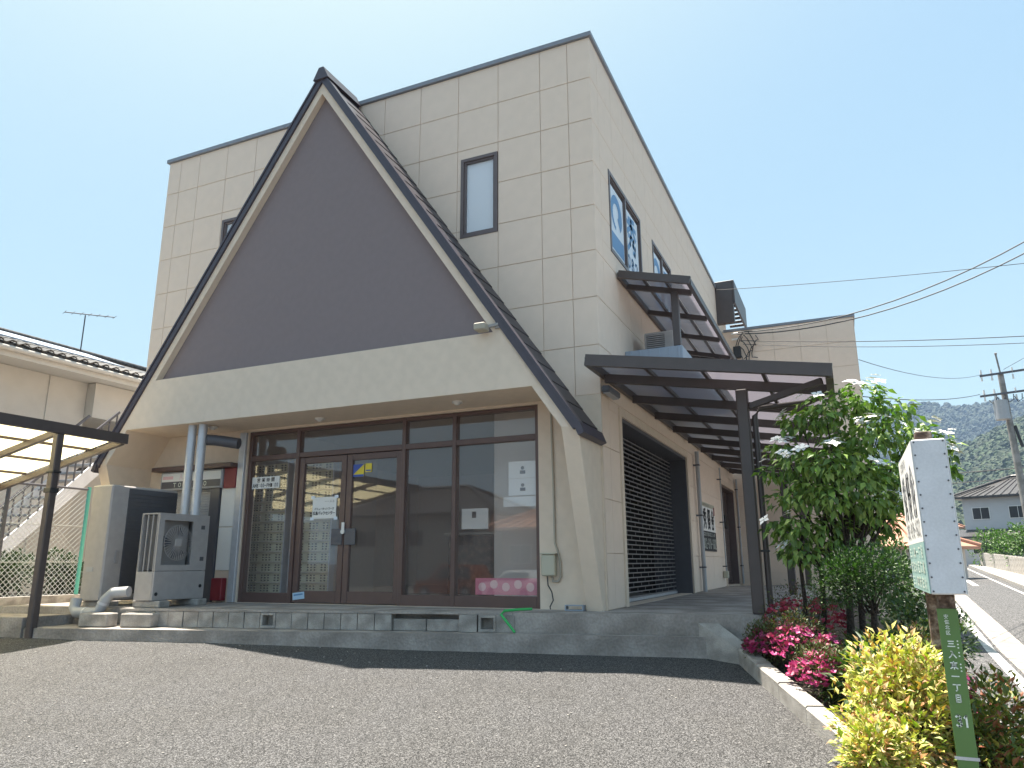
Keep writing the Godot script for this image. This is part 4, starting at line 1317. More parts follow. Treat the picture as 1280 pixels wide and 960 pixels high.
# ---------- far things ----------
func far_house(label: String, at: Vector3, turn: float, w: float, d: float, h: float, wall: Material, roof: Material, storeys: int) -> void:
	var t := thing("far_house", label, "house", at, turn, "houses along the street")
	var g := Geo.new()
	g.box(Vector3(-w / 2, -1.0, -d / 2), Vector3(w / 2, h, d / 2))
	part("wall", g, wall, t)
	var o := 0.6
	var rh := minf(w, d) * 0.26
	var r := Geo.new()
	var a := Vector3(-w / 2 - o, h, -d / 2 - o)
	var b := Vector3(w / 2 + o, h, -d / 2 - o)
	var c := Vector3(w / 2 + o, h, d / 2 + o)
	var e := Vector3(-w / 2 - o, h, d / 2 + o)
	var k := (w - d) / 2 if w > d else 0.0
	var p := Vector3(-k - 0.3, h + rh, 0)
	var q := Vector3(k + 0.3, h + rh, 0)
	var m := Vector3(0, h, 0)
	var dn := Vector3(0, -0.16, 0)
	r.quad_out(e, c, q, p, m); r.quad_out(a, b, q, p, m); r.tri_out(a, e, p, m); r.tri_out(b, c, q, m)
	r.quad(a + dn, b + dn, c + dn, e + dn)
	for s in [[a, b], [b, c], [c, e], [e, a]]: r.quad_out(s[0], s[1], s[1] + dn, s[0] + dn, m)
	var rf := part("roof", r, roof, t)
	var rg := Geo.new()
	for s in [[p, q], [p, a], [p, e], [q, b], [q, c]]: rg.tube([s[0] + Vector3(0, 0.06, 0), s[1] + Vector3(0, 0.06, 0)], 0.14, 6)
	part("ridge_tiles", rg, roof, rf)
	var rows := Geo.new()   # raised tile ribs down both main slopes
	var nr := int(w / 0.5)
	for i in nr:
		var u := (i + 0.5) / nr
		rows.tube([e.lerp(c, u) + Vector3(0, 0.02, 0), p.lerp(q, clampf((u - 0.25) * 2, 0, 1)).lerp(e.lerp(c, u), 0.06 if absf(u - 0.5) < 0.28 else 0.5) + Vector3(0, 0.02, 0)], 0.05, 4)
	part("tile_ribs", rows, roof, rf)
	if storeys > 1:   # skirt roof over the ground floor
		var sk := Geo.new()
		var hy := h * 0.52
		sk.hexa([Vector3(-w / 2 - 1.6, hy - 0.62, d / 2 + 0.001), Vector3(w / 2 + 0.8, hy - 0.62, d / 2 + 0.001), Vector3(w / 2 + 0.8, hy - 0.75, d / 2 + 1.7), Vector3(-w / 2 - 1.6, hy - 0.75, d / 2 + 1.7), Vector3(-w / 2 - 0.6, hy, d / 2 + 0.001), Vector3(w / 2 + 0.3, hy, d / 2 + 0.001), Vector3(w / 2 + 0.8, hy - 0.6, d / 2 + 1.7), Vector3(-w / 2 - 1.6, hy - 0.6, d / 2 + 1.7)])
		part("lower_roof", sk, roof, t)
		var lw := Geo.new()
		lw.box(Vector3(-w / 2 - 1.0, -1.0, d / 2 + 0.0005), Vector3(w / 2 + 0.3, hy - 0.7, d / 2 + 1.1))
		part("lower_wall", lw, wall, t)
	for i in 3:
		for s in storeys:
			var y := h - 1.9 if s == 0 else 0.9
			var zz := d / 2 if s == 0 else d / 2 + 1.1
			var x := -w / 3 + i * w / 3
			var f := Geo.new()
			f.cbox(Vector3(x - 0.65, y, zz - 0.05), Vector3(x + 0.65, y + 1.0, zz + 0.05), 0.01)
			var wi := part("window", f, M.lamp_white, t)
			for side in 2:
				var gl := Geo.new()
				gl.box(Vector3(x - 0.60 + side * 0.62, y + 0.05, zz + 0.051), Vector3(x - 0.02 + side * 0.62, y + 0.95, zz + 0.06))
				part("pane", gl, M.black, wi)

func hill(called: String, r0: float, r1: float, ridge: Callable, seed_no: int, trees: int, size: float, pal: Array, label: String) -> void:
	var f := FastNoiseLite.new()
	f.seed = seed_no; f.frequency = 0.012; f.fractal_octaves = 4
	var eye := Vector3(2.4, 0.5, 8.0)
	var hgt := func(az: float, u: float) -> float:
		var r := lerpf(r0, r1, u)
		var top: float = ridge.call(az) * r1
		var p := Vector2(sin(az), cos(az)) * r
		return -1.5 + top * pow(u, 1.25) * (1.0 + 0.16 * (1.0 - u) * f.get_noise_2d(p.x * 0.7, p.y * 0.7) * 2.0) + (u * (1.0 - u) * 0.10 * top * f.get_noise_2d(p.x * 2, p.y * 2))
	var pos := func(az: float, u: float) -> Vector3:
		var r := lerpf(r0, r1, u)
		return Vector3(eye.x + sin(az) * r, hgt.call(az, u), eye.z - cos(az) * r)
	var g := Geo.new()
	var na := 90
	var nu := 24
	var a0 := deg_to_rad(-40)
	var a1 := deg_to_rad(50)
	for i in na:
		for j in nu:
			var p := lerpf(a0, a1, float(i) / na)
			var q := lerpf(a0, a1, float(i + 1) / na)
			g.tint = pal[0]
			g.quad(pos.call(p, float(j) / nu), pos.call(q, float(j) / nu), pos.call(q, float(j + 1) / nu), pos.call(p, float(j + 1) / nu))
	for i in na:
		var p := lerpf(a0, a1, float(i) / na)
		var q := lerpf(a0, a1, float(i + 1) / na)
		var dn := func(v: Vector3) -> Vector3: return Vector3(eye.x + (v.x - eye.x) * 1.3, -1.5, eye.z + (v.z - eye.z) * 1.3)
		g.quad(pos.call(p, 1.0), pos.call(q, 1.0), dn.call(pos.call(q, 1.0)), dn.call(pos.call(p, 1.0)))
	structure(called, g, M.far_leaf)
	var blob := Geo.new()
	var sp := SphereMesh.new()
	sp.radial_segments = 8; sp.rings = 5
	var arr := sp.get_mesh_arrays()
	var vs: PackedVector3Array = arr[Mesh.ARRAY_VERTEX]
	var ids: PackedInt32Array = arr[Mesh.ARRAY_INDEX]
	for i in range(0, ids.size(), 3):
		var w := []
		for k in 3:
			var v := vs[ids[i + k]]
			w.append(v * (1.0 + 0.35 * sin(v.x * 23.0 + v.y * 17.0) * cos(v.z * 19.0)))
		if w[0].distance_to(w[1]) > 0.001 and w[1].distance_to(w[2]) > 0.001 and w[0].distance_to(w[2]) > 0.001: blob.tri_out(w[0], w[1], w[2], Vector3.ZERO)
	var spots := []
	var cols := []
	for i in trees:
		var az := lerpf(deg_to_rad(-3), deg_to_rad(22), rng.randf())
		var u := pow(rng.randf(), 0.8)
		var p: Vector3 = pos.call(az, u)
		var s := size * rng.randf_range(0.6, 1.35)
		spots.append(Transform3D(Basis.from_euler(Vector3(0, rng.randf() * TAU, 0)).scaled(Vector3(s, s * rng.randf_range(0.8, 1.3), s)), p + Vector3(0, s * 0.2, 0)))
		var cc: Color = pal[rng.randi() % pal.size()]
		cols.append(cc * rng.randf_range(0.7, 1.35))
	var o := foliage(numbered("far_wood"), self, blob.mesh(), M.far_leaf, spots, cols)
	tag(o, label, "woodland")

func build_far() -> void:
	hill("far_hill", 900.0, 1500.0, func(az: float) -> float: return 0.176 + 0.006 * sin(az * 9.0 + 1.0) + 0.003 * sin(az * 31.0) + 0.0015 * sin(az * 83.0), 3, 11000, 9.0, [Color(0.022, 0.034, 0.022), Color(0.028, 0.042, 0.026)], "dark wooded ridge under the sky at the right")
	hill("near_hill", 260.0, 720.0, func(az: float) -> float: return clampf(0.090 + 0.32 * az, 0.02, 0.19) + 0.004 * sin(az * 40.0), 8, 17000, 4.6, [Color(0.026, 0.046, 0.020), Color(0.036, 0.056, 0.024), Color(0.020, 0.036, 0.018), Color(0.048, 0.064, 0.034)], "lighter green wooded slope below the dark ridge")
	far_house("pale two storey house with grey tiled roof beyond the street", Vector3(16.5, road_y(-66.0), -66.0), -0.45, 8.0, 6.5, 5.6, M.house_grey, M.tile_roof, 2)
	far_house("brown roofed house left of the pale house, just right of the white sign", Vector3(9.6, road_y(-92.0), -92.0), -0.3, 8.0, 6.0, 3.6, M.house_wall, M.terracotta, 1)
	far_house("house with terracotta roof seen between the tree and the white sign", Vector3(4.6, 0.1, -42.0), -0.6, 6.0, 5.0, 1.2, M.house_wall, M.terracotta, 1)
	far_house("low house behind the hedge at the right edge", Vector3(21.5, road_y(-50.0), -52.0), 0.2, 7.0, 6.0, 3.4, M.house_wall, M.tile_roof, 1)
	# garden wall of precast panels and the shrubs above it
	var gw := thing("garden_wall", "grey block garden wall beyond the street", "wall")
	for i in 16:
		var g := Geo.new()
		var z := -36.0 - i * 1.6
		var x := 4.436 - 0.0574 * (z + 4.812) + 4.9 - 0.05 * i
		g.cbox(Vector3(x, road_y(z) - 0.2, z - 1.56), Vector3(x + 0.18, road_y(z) + 1.15, z), 0.02)
		part("wall_panel", g, M.kerb, gw)
	var pal := [Color(0.08, 0.16, 0.03), Color(0.11, 0.20, 0.04), Color(0.06, 0.11, 0.03)]
	var lf := leaf_mesh(0.24, 0.13, 0.2)
	var names := ["round green shrub over the far garden wall, nearest the white sign", "bright green shrub over the far garden wall, second from the sign", "wide green shrub over the far garden wall, third from the sign", "green shrub over the far garden wall at the right edge"]
	var sp := [Vector3(12.5, 0.1, -60.0), Vector3(13.0, 0.0, -54.0), Vector3(13.0, -0.1, -48.0), Vector3(13.2, -0.3, -42.0)]
	for i in 4: shrub("garden_shrub", names[i], "shrub", sp[i], Vector3(1.5, 2.2, 1.5), 1400, lf, pal, 8, "shrubs over the far garden wall")
	# concrete utility pole
	var p := thing("utility_pole", "concrete utility pole with two cross arms and a transformer", "utility pole", Vector3(8.98, 0, -27.8))
	var g := Geo.new()
	var gy := road_y(-27.8)
	g.tube([Vector3(0.18, gy, 0), Vector3(0.0, 8.2, 0)], 0.17, 12, 0.11)
	part("shaft", g, M.pole, p)
	var tp := Geo.new()
	tp.tube([Vector3(0, 8.2, 0), Vector3(-0.06, 9.05, 0)], 0.035, 8)
	tp.disc(Vector3(-0.09, 9.03, 0), Vector3.RIGHT, 0.05, 0.08)
	part("top_spike", tp, M.pole, p)
	for k in 2:
		var arm := Geo.new()
		var y: float = [8.12, 7.25][k]
		arm.bar(Vector3(-0.78 - 0.1 * k, y - 0.04, 0.18), Vector3(0.95, y + 0.08, 0.18), 0.08, 0.08)
		var a := part("cross_arm", arm, M.grey_metal, p)
		for x in [-0.72, -0.35, 0.4, 0.85]:
			var ins := Geo.new()
			ins.tube([Vector3(x, y + 0.03, 0.18), Vector3(x, y + 0.22, 0.18)], 0.045, 8, 0.03)
			ins.tube([Vector3(x, y - 0.06, 0.18), Vector3(x, y - 0.26, 0.18)], 0.03, 8, 0.04)
			part("insulator", ins, M.lamp_white, a)
	var tf := Geo.new()
	tf.tube([Vector3(-0.22, 6.15, 0.28), Vector3(-0.22, 6.95, 0.28)], 0.27, 14)
	part("transformer", tf, M.pipe_grey, p)
	for k in 5:
		var lo := Geo.new()
		var x0 := -0.6 + k * 0.3
		lo.tube([Vector3(x0, 7.0 + 0.1 * (k % 2), 0.3), Vector3(x0 + 0.1, 6.85, 0.36), Vector3(x0 + 0.25, 6.95, 0.34), Vector3(x0 + 0.3, 7.2, 0.2)], 0.018, 5)
		part("jumper_cable", lo, M.wire, p)
	var bx := Geo.new()
	bx.tube([Vector3(0.2, 5.9, 0.05), Vector3(0.26, 5.4, 0.1), Vector3(0.34, 5.0, 0.1)], 0.06, 8)
	part("cable_bundle", bx, M.wire, p)

# ---------- what the shop windows mirror ----------
func build_across() -> void:
	far_house("house across the street behind the camera, mirrored in the shop glass", Vector3(-21.0, -1.25, 33.5), PI, 10.0, 7.0, 4.6, M.house_wall, M.tile_roof, 1)
	far_house("brown walled house mirrored at the right of the shop glass", Vector3(-11.6, -1.25, 32.0), PI, 6.4, 6.0, 3.6, M.brick_red, M.terracotta, 1)
	car("orange hatchback parked across the street, mirrored in the glass", Vector3(-16.4, -1.26, 26.5), 0.15, M.car_orange, 1.68)
	car("silver saloon parked across the street, mirrored at the right", Vector3(-12.0, -1.26, 25.0), 0.5, M.car_silver, 1.42)

func car(label: String, at: Vector3, turn: float, paint: Material, h: float) -> void:
	var t := thing("parked_car", label, "car", at, turn, "cars parked across the street")
	var body := Geo.new()
	body.prism(PackedVector2Array([Vector2(-2.0, 0.25), Vector2(-2.05, 0.6), Vector2(-1.95, 0.88), Vector2(2.0, 0.95), Vector2(2.05, 0.5), Vector2(2.0, 0.25)]), -0.82, 0.82)
	part("body", body, paint, t)
	var cab := Geo.new()
	var y1 := h
	cab.hexa([Vector3(-1.1, 0.9, -0.78), Vector3(1.95, 0.95, -0.78), Vector3(1.95, 0.95, 0.78), Vector3(-1.1, 0.9, 0.78), Vector3(-0.35, y1, -0.6), Vector3(1.5, y1, -0.6), Vector3(1.5, y1, 0.6), Vector3(-0.35, y1, 0.6)])
	part("cabin", cab, paint, t)
	for s in [-1.0, 1.0]:
		var w := Geo.new()
		w.hexa([Vector3(-0.85, 0.98, s * 0.775), Vector3(1.6, 1.0, s * 0.775), Vector3(1.6, 1.0, s * 0.785), Vector3(-0.85, 0.98, s * 0.785), Vector3(-0.3, y1 - 0.1, s * 0.635), Vector3(1.4, y1 - 0.1, s * 0.635), Vector3(1.4, y1 - 0.1, s * 0.645), Vector3(-0.3, y1 - 0.1, s * 0.645)])
		part("side_window", w, M.black, t)
		for x in [-1.3, 1.3]:
			var wh := Geo.new()
			wh.tube([Vector3(x, 0.31, s * 0.70), Vector3(x, 0.31, s * 0.86)], 0.31, 16)
			var o := part("wheel", wh, M.tyre, t)
			var rim := Geo.new()
			rim.tube([Vector3(x, 0.31, s * 0.861), Vector3(x, 0.31, s * 0.87)], 0.19, 12)
			part("rim", rim, M.chrome, o)
		var hl := Geo.new()
		hl.cbox(Vector3(-2.07, 0.62, s * 0.72 - 0.14), Vector3(-1.98, 0.78, s * 0.72 + 0.14) if s < 0 else Vector3(-1.98, 0.78, s * 0.72 + 0.08), 0.02)
		part("headlight", hl, M.lamp_white, t)

# ---------- things around the shopfront ----------
func build_units() -> void:
	var a := thing("tall_condenser", "tall grey condenser cabinet standing left of the fan unit", "air conditioner")
	var g := Geo.new()
	g.cbox(Vector3(-6.53, 0.06, 0.36), Vector3(-6.15, 1.515, 1.40), 0.018)
	part("cabinet", g, M.ac_white, a)
	var co := Geo.new()
	co.box(Vector3(-6.151, 0.14, 0.38), Vector3(-6.140, 1.48, 1.15))
	var cp := part("coil", co, M.coil, a)
	for i in 27:
		var f := Geo.new()
		f.box(Vector3(-6.1395, 0.16 + i * 0.048, 0.38), Vector3(-6.128, 0.168 + i * 0.048, 1.15))
		part("fin", f, M.coil, cp)
	var hd := Geo.new()
	hd.cbox(Vector3(-6.149, 0.52, 1.20), Vector3(-6.135, 0.68, 1.26), 0.004)
	part("handle", hd, M.ac_shade, a)
	var plt := Geo.new()
	plt.cbox(Vector3(-6.45, 0.42, 1.401), Vector3(-6.33, 0.48, 1.405), 0.001)
	part("maker_plate", plt, M.pipe_grey, a)
	for z in [0.5, 1.25]:
		var ft := Geo.new()
		ft.cbox(Vector3(-6.58, -0.09, z - 0.1), Vector3(-6.10, 0.055, z + 0.1), 0.01)
		part("foot_block", ft, M.block, a)
	var d := thing("insulated_pipe", "silver wrapped pipe looping below the tall condenser", "pipe")
	var pg := Geo.new()
	pg.tube([Vector3(-6.42, 0.10, 1.50), Vector3(-6.42, -0.01, 1.52), Vector3(-6.36, -0.065, 1.53), Vector3(-6.05, -0.065, 1.53), Vector3(-5.97, -0.04, 1.52), Vector3(-5.92, 0.10, 1.48), Vector3(-5.86, 0.17, 1.45), Vector3(-5.66, 0.185, 1.38)], 0.064, 12)
	part("lagging", pg, M.pipe_grey, d)
	for q in [[Vector3(-6.2, -0.065, 1.53), Vector3.RIGHT], [Vector3(-5.945, 0.03, 1.50), Vector3(0.3, 1, -0.2)]]:
		var b := Geo.new()
		b.disc(q[0], q[1], 0.068, 0.03)
		part("tape_band", b, M.galvanised, d)
	# fan unit facing right
	var u := thing("fan_unit", "beige outdoor fan unit with round wire guard beside the glass front", "air conditioner")
	var xf := -5.32
	var c := Geo.new()
	# hollow shell: side, top, bottom, back, and a front with a square opening
	c.box(Vector3(-5.61, 0.08, 0.56), Vector3(-5.59, 1.13, 1.35)); c.box(Vector3(-5.589, 1.115, 0.56), Vector3(xf - 0.001, 1.13, 1.35)); c.box(Vector3(-5.589, 0.08, 0.56), Vector3(xf - 0.001, 0.42, 1.335)); c.box(Vector3(-5.589, 0.421, 0.56), Vector3(xf - 0.001, 1.114, 0.60))
	for r in cut(Rect2(0.56, 0.43, 0.79, 0.70), [Rect2(0.82, 0.50, 0.45, 0.545)]): c.box(Vector3(xf, r.position.y, r.position.x), Vector3(xf + 0.02, r.end.y, r.end.x))
	part("casing", c, M.ac_white, u)
	var lp := Geo.new()
	lp.cbox(Vector3(xf - 0.002, 0.08, 0.558), Vector3(xf + 0.024, 0.424, 1.352), 0.006)
	part("lower_panel", lp, M.ac_white, u)
	var sp := Geo.new()   # coil on the side towards the street
	sp.box(Vector3(-5.585, 0.44, 1.29), Vector3(-5.35, 1.11, 1.30))
	var spp := part("side_coil", sp, M.coil, u)
	for i in 4:
		var b := Geo.new()
		b.cbox(Vector3(-5.60 + i * 0.085, 0.42, 1.335), Vector3(-5.585 + i * 0.085, 1.12, 1.35), 0.003)
		part("guard_bar", b, M.ac_white, spp)
	var sb := Geo.new()
	sb.cbox(Vector3(-5.61, 0.08, 1.336), Vector3(xf - 0.003, 0.42, 1.352), 0.004)
	part("side_panel", sb, M.ac_white, u)
	var rc := Geo.new()
	rc.box(Vector3(xf - 0.10, 0.48, 0.80), Vector3(xf - 0.09, 1.06, 1.29))
	part("fan_chamber", rc, M.ac_shade, u)
	var fan := Geo.new()
	var fc := Vector3(xf - 0.045, 0.772, 1.045)
	for i in 3:
		var an := TAU * i / 3.0
		var p := func(q: float, r: float, dx: float) -> Vector3: return fc + Vector3(dx, sin(q) * r, cos(q) * r)
		fan.quad(p.call(an, 0.04, 0.02), p.call(an - 0.35, 0.20, 0.04), p.call(an + 0.55, 0.20, -0.04), p.call(an + 0.5, 0.05, -0.02))
	part("fan_blades", fan, M.grey_metal, u)
	var gd := Node3D.new()
	gd.name = "fan_guard"
	u.add_child(gd)
	for i in 36:
		var an := TAU * i / 36.0
		var w := Geo.new()
		w.tube([Vector3(xf + 0.026, 0.772 + sin(an) * 0.045, 1.045 + cos(an) * 0.045), Vector3(xf + 0.026, 0.772 + sin(an) * 0.215, 1.045 + cos(an) * 0.215)], 0.0038, 5)
		part("spoke", w, M.ac_white, gd)
	for r in [0.215]:
		var ring := Geo.new()
		var pts := []
		for k in 29: pts.append(Vector3(xf + 0.028, 0.772 + sin(TAU * k / 28.0) * r, 1.045 + cos(TAU * k / 28.0) * r))
		ring.tube(pts, 0.004, 5)
		part("ring", ring, M.ac_shade, gd)
	var hub := Geo.new()
	hub.cbox(Vector3(xf + 0.022, 0.722, 0.995), Vector3(xf + 0.036, 0.822, 1.095), 0.006)
	part("hub_cover", hub, M.ac_white, gd)
	for q in [[0.155, 1.30], [0.235, 0.63]]:
		var kn := Geo.new()
		kn.disc(Vector3(xf + 0.024, q[0], q[1]), Vector3.RIGHT, 0.022, 0.006)
		part("cap", kn, M.black, u)
	for q in [[0.95, 0.66], [0.55, 0.64]]:
		var bd := Geo.new()
		bd.box(Vector3(xf + 0.0205, q[0], q[1] - 0.03), Vector3(xf + 0.023, q[0] + 0.05, q[1] + 0.03))
		part("badge", bd, M.coil, u)
	for z in [0.66, 1.24]:
		var ft := Geo.new()
		ft.cbox(Vector3(-5.66, -0.003, z - 0.08), Vector3(-5.20, 0.078, z + 0.08), 0.01)
		part("foot_block", ft, M.block, u)
	# big blocks lying in front under the units
	for q in [[-5.78, 1.66, 0.0], [-5.25, 1.52, 0.05]]:
		var b := Geo.new()
		b.cbox(Vector3(-0.20, -0.205, -0.09), Vector3(0.20, -0.05, 0.09), 0.012)
		var o := part(numbered("concrete_block"), b, M.block, self)
		tag(o, "pale loose concrete block under the fan unit, left one" if q[0] < -5.5 else "pale loose concrete block below the fan unit, right one", "block", "loose blocks under the fan unit")
		o.position = Vector3(q[0], 0, q[1]); o.rotation.y = 0.19 + q[2]
	# two vent pipes rising from behind the fan unit to the wall
	for k in 2:
		var vp := thing("vent_pipe", ["left silver vent pipe rising to the soffit", "right silver vent pipe with a duct turning to the wall"][k], "pipe", Vector3(-5.71 + 0.195 * k, 0, 0.62), 0.0, "vent pipes over the fan unit")
		var t := Geo.new()
		t.tube([Vector3(0, 0.5, 0), Vector3(0, 2.381, 0)], 0.058, 14)
		part("upright", t, M.galvanised, vp)
		if k == 1:
			var du := Geo.new()
			du.tube([Vector3(0.03, 2.17, -0.05), Vector3(0.12, 2.17, -0.14), Vector3(0.42, 2.12, -0.26)], 0.075, 12)
			part("duct", du, M.grey_metal, vp)
		for y in [1.25, 2.02]:
			var b := Geo.new()
			b.disc(Vector3(0, y, 0), Vector3.UP, 0.062, 0.025)
			part("collar", b, M.galvanised, vp)

func sheet(called: String, label: String, category: String, a: Vector3, b: Vector3, m: Material, group := "") -> Node3D:
	var t := thing(called, label, category, Vector3(a.x, a.y, a.z), 0.0, group)
	var g := Geo.new()
	g.box(Vector3.ZERO, b - a)
	part("sheet", g, m, t)
	return t

func build_shop_things() -> void:
	var z := -0.044
	# opening hours board
	var h := sheet("hours_board", "white opening hours board stuck on the left pane", "sign", Vector3(-5.20, 1.535, -0.064), Vector3(-4.71, 1.70, -0.056), M.paper)
	var g := Geo.new()
	write(g, "営業時間", Vector3(0.09, 0.15, 0.0105), Vector3(0.06, 0, 0), Vector3(0, -0.06, 0), 0.006, Vector3(0.085, 0, 0))
	write(g, "AM8:00~PM■:00", Vector3(0.015, 0.072, 0.0105), Vector3(0.034, 0, 0), Vector3(0, -0.055, 0), 0.006, Vector3(0.0355, 0, 0))
	part("lettering", g, M.ink, h)
	var p := sheet("door_notice", "white paper notice on the left door", "notice", Vector3(-4.11, 1.09, -0.067), Vector3(-3.72, 1.375, -0.060), M.paper)
	g = Geo.new()
	write(g, "バリューネットワーク", Vector3(0.035, 0.145, 0.0095), Vector3(0.031, 0, 0), Vector3(0, -0.033, 0), 0.0045, Vector3(0.0325, 0, 0))
	write(g, "広島パックセンター", Vector3(0.015, 0.095, 0.0095), Vector3(0.040, 0, 0), Vector3(0, -0.046, 0), 0.0065, Vector3(0.0405, 0, 0))
	write(g, "一ー入三", Vector3(0.20, 0.245, 0.0095), Vector3(0.035, 0, 0), Vector3(0, -0.035, 0), 0.003, Vector3(0.042, 0, 0))
	part("lettering", g, M.ink, p)
	for c in [Vector2(0.0, 0.0), Vector2(0.39, 0.0), Vector2(0.0, 0.285), Vector2(0.39, 0.285)]:
		var tp := Geo.new()
		tp.box(Vector3(c.x - 0.03, c.y - 0.02, 0.0072), Vector3(c.x + 0.03, c.y + 0.02, 0.0085))
		part("tape", tp, M.film_white, p)
	var s := sheet("door_sticker", "square yellow and blue sticker on the right door", "sticker", Vector3(-3.47, 1.62, -0.067), Vector3(-3.30, 1.785, -0.062), M.yellow)
	g = Geo.new()
	g.tri(Vector3(0, 0.165, 0.0075), Vector3(0.17, 0.165, 0.0075), Vector3(0, 0.03, 0.0075))
	g.quad(Vector3(0, 0, 0.0075), Vector3(0.17, 0, 0.0075), Vector3(0.17, 0.03, 0.0075), Vector3(0, 0.03, 0.0075))
	part("print", g, M.blue, s)
	s = sheet("door_sticker", "small plain yellow sticker beside the blue one", "sticker", Vector3(-3.28, 1.675, -0.067), Vector3(-3.18, 1.79, -0.062), M.yellow)
	g = Geo.new()
	g.quad(Vector3(0.01, 0.012, 0.0075), Vector3(0.09, 0.012, 0.0075), Vector3(0.09, 0.03, 0.0075), Vector3(0.01, 0.03, 0.0075))
	part("print", g, M.blue, s)
	var bc := sheet("blue_card", "small pale blue card low on the left door", "card", Vector3(-4.33, 0.04, -0.043), Vector3(-4.14, 0.13, -0.038), M.pale_blue)
	bc.rotation.z = 0.12
	g = Geo.new()
	g.quad(Vector3(0.02, 0.05, 0.0075), Vector3(0.17, 0.05, 0.0075), Vector3(0.17, 0.07, 0.0075), Vector3(0.02, 0.07, 0.0075))
	part("print", g, M.film_blue, bc)
	# papers behind the right pane
	for q in [[1.49, 1.69, "upper"], [1.285, 1.485, "middle"]]:
		var w := sheet("window_paper", "%s white paper with a small emblem behind the right pane" % q[2], "notice", Vector3(-1.22, q[0], -0.10), Vector3(-0.85, q[1], -0.097), M.paper, "papers behind the right pane")
		g = Geo.new()
		g.disc(Vector3(0.185, 0.12, 0.0055), Vector3.BACK, 0.022, 0.001); g.quad(Vector3(0.15, 0.05, 0.006), Vector3(0.22, 0.05, 0.006), Vector3(0.22, 0.09, 0.006), Vector3(0.15, 0.09, 0.006))
		part("emblem", g, M.grey_metal, w)
	sheet("window_paper", "lowest white paper behind the right pane, wider than the others", "notice", Vector3(-1.29, 1.155, -0.10), Vector3(-0.85, 1.27, -0.097), M.paper, "papers behind the right pane")
	var inner := sheet("hanging_card", "pale card hanging inside the shop behind the right panes", "card", Vector3(-2.12, 0.93, -0.62), Vector3(-1.74, 1.19, -0.60), M.paper)
	g = Geo.new()
	g.quad(Vector3(0.15, 0.14, 0.024), Vector3(0.21, 0.14, 0.024), Vector3(0.21, 0.22, 0.024), Vector3(0.15, 0.22, 0.024))
	part("print", g, M.ink, inner)
	var pk := sheet("pink_banner", "pink printed banner along the bottom of the right pane", "banner", Vector3(-1.67, 0.14, -0.13), Vector3(-0.86, 0.33, -0.12), M.pink)
	g = Geo.new()
	for i in 5: g.disc(Vector3(0.09 + i * 0.155, 0.09 + 0.03 * (i % 2), 0.0105), Vector3.BACK, 0.05, 0.0012, 12)
	part("blossom_print", g, M.pale_pink, pk)
	# racks of small goods behind the left panes
	for k in 2:
		var x0: float = [-5.62, -4.80][k]
		var rk := thing("goods_rack", ["tall pale rack of small goods behind the left pane", "tall pale rack of small goods behind the left door"][k], "rack", Vector3(x0, 0, -0.52), 0.0, "racks inside the shop")
		var b := Geo.new()
		b.box(Vector3(0, 0.05, -0.05), Vector3(0.68, 1.95, -0.02))
		part("back_board", b, M.rack_cream, rk)
		for i in 13:
			var sh := Geo.new()
			sh.box(Vector3(0.0, 0.10 + i * 0.143, -0.0195), Vector3(0.68, 0.108 + i * 0.143, 0.03))
			part("shelf", sh, M.interior, rk)
		var goods := Geo.new()
		for i in 13:
			for j in 11:
				if (j * 7 + 3) % 4 == 0: continue
				var x := 0.03 + j * 0.06
				for r in 3: goods.box(Vector3(x, 0.125 + i * 0.143 + r * 0.035, -0.0193), Vector3(x + 0.022, 0.143 + i * 0.143 + r * 0.035, -0.008))
		part("goods", goods, M.interior_dark, rk).set_meta("kind", "stuff")
		var sd := Geo.new()
		sd.box(Vector3(-0.02, 0.0, -0.06), Vector3(-0.001, 2.0, 0.05)); sd.box(Vector3(0.681, 0.0, -0.06), Vector3(0.70, 2.0, 0.05))
		part("upright", sd, M.galvanised, rk)
	var ct := thing("shop_counter", "dark counter standing deep inside the shop", "counter", Vector3(-2.6, 0, -3.2))
	g = Geo.new()
	g.cbox(Vector3(-1.0, 0.0, -0.3), Vector3(1.2, 0.95, 0.3), 0.02)
	part("body", g, M.wood_floor, ct)
	g = Geo.new()
	g.cbox(Vector3(-1.05, 0.951, -0.35), Vector3(1.25, 0.99, 0.35), 0.01)
	part("top", g, M.interior, ct)
	# tobacco sign
	var tb := thing("tobacco_sign", "pale and black TOBACCO sign box above the counter shutter", "sign", Vector3(-6.86, 1.57, 0.004))
	g = Geo.new()
	g.cbox(Vector3(0, 0, 0), Vector3(1.22, 0.27, 0.075), 0.008)
	part("case", g, M.pipe_grey, tb)
	g = Geo.new()
	g.box(Vector3(0.03, 0.125, 0.0755), Vector3(1.19, 0.245, 0.079))
	part("face", g, M.paper, tb)
	g = Geo.new()
	g.box(Vector3(0.03, 0.025, 0.0755), Vector3(1.19, 0.124, 0.079))
	part("name_strip", g, M.grey_metal, tb)
	g = Geo.new()
	write(g, "TOBACCO", Vector3(0.27, 0.105, 0.0815), Vector3(0.065, 0, 0), Vector3(0, -0.065, 0), 0.009, Vector3(0.10, 0, 0))
	part("lettering", g, M.plate_white, tb)
	g = Geo.new()
	write(g, "入", Vector3(0.38, 0.235, 0.0815), Vector3(0.07, 0, 0), Vector3(0, -0.09, 0), 0.006, Vector3.ZERO)
	g.quad(Vector3(0.05, 0.16, 0.0815), Vector3(0.26, 0.16, 0.0815), Vector3(0.26, 0.205, 0.0815), Vector3(0.05, 0.205, 0.0815))
	part("print", g, M.pale_pink, tb)
	g = Geo.new()
	g.cbox(Vector3(1.225, -0.01, 0.0), Vector3(1.45, 0.275, 0.05), 0.006)
	part("red_panel", g, M.red, tb)
	g = Geo.new()
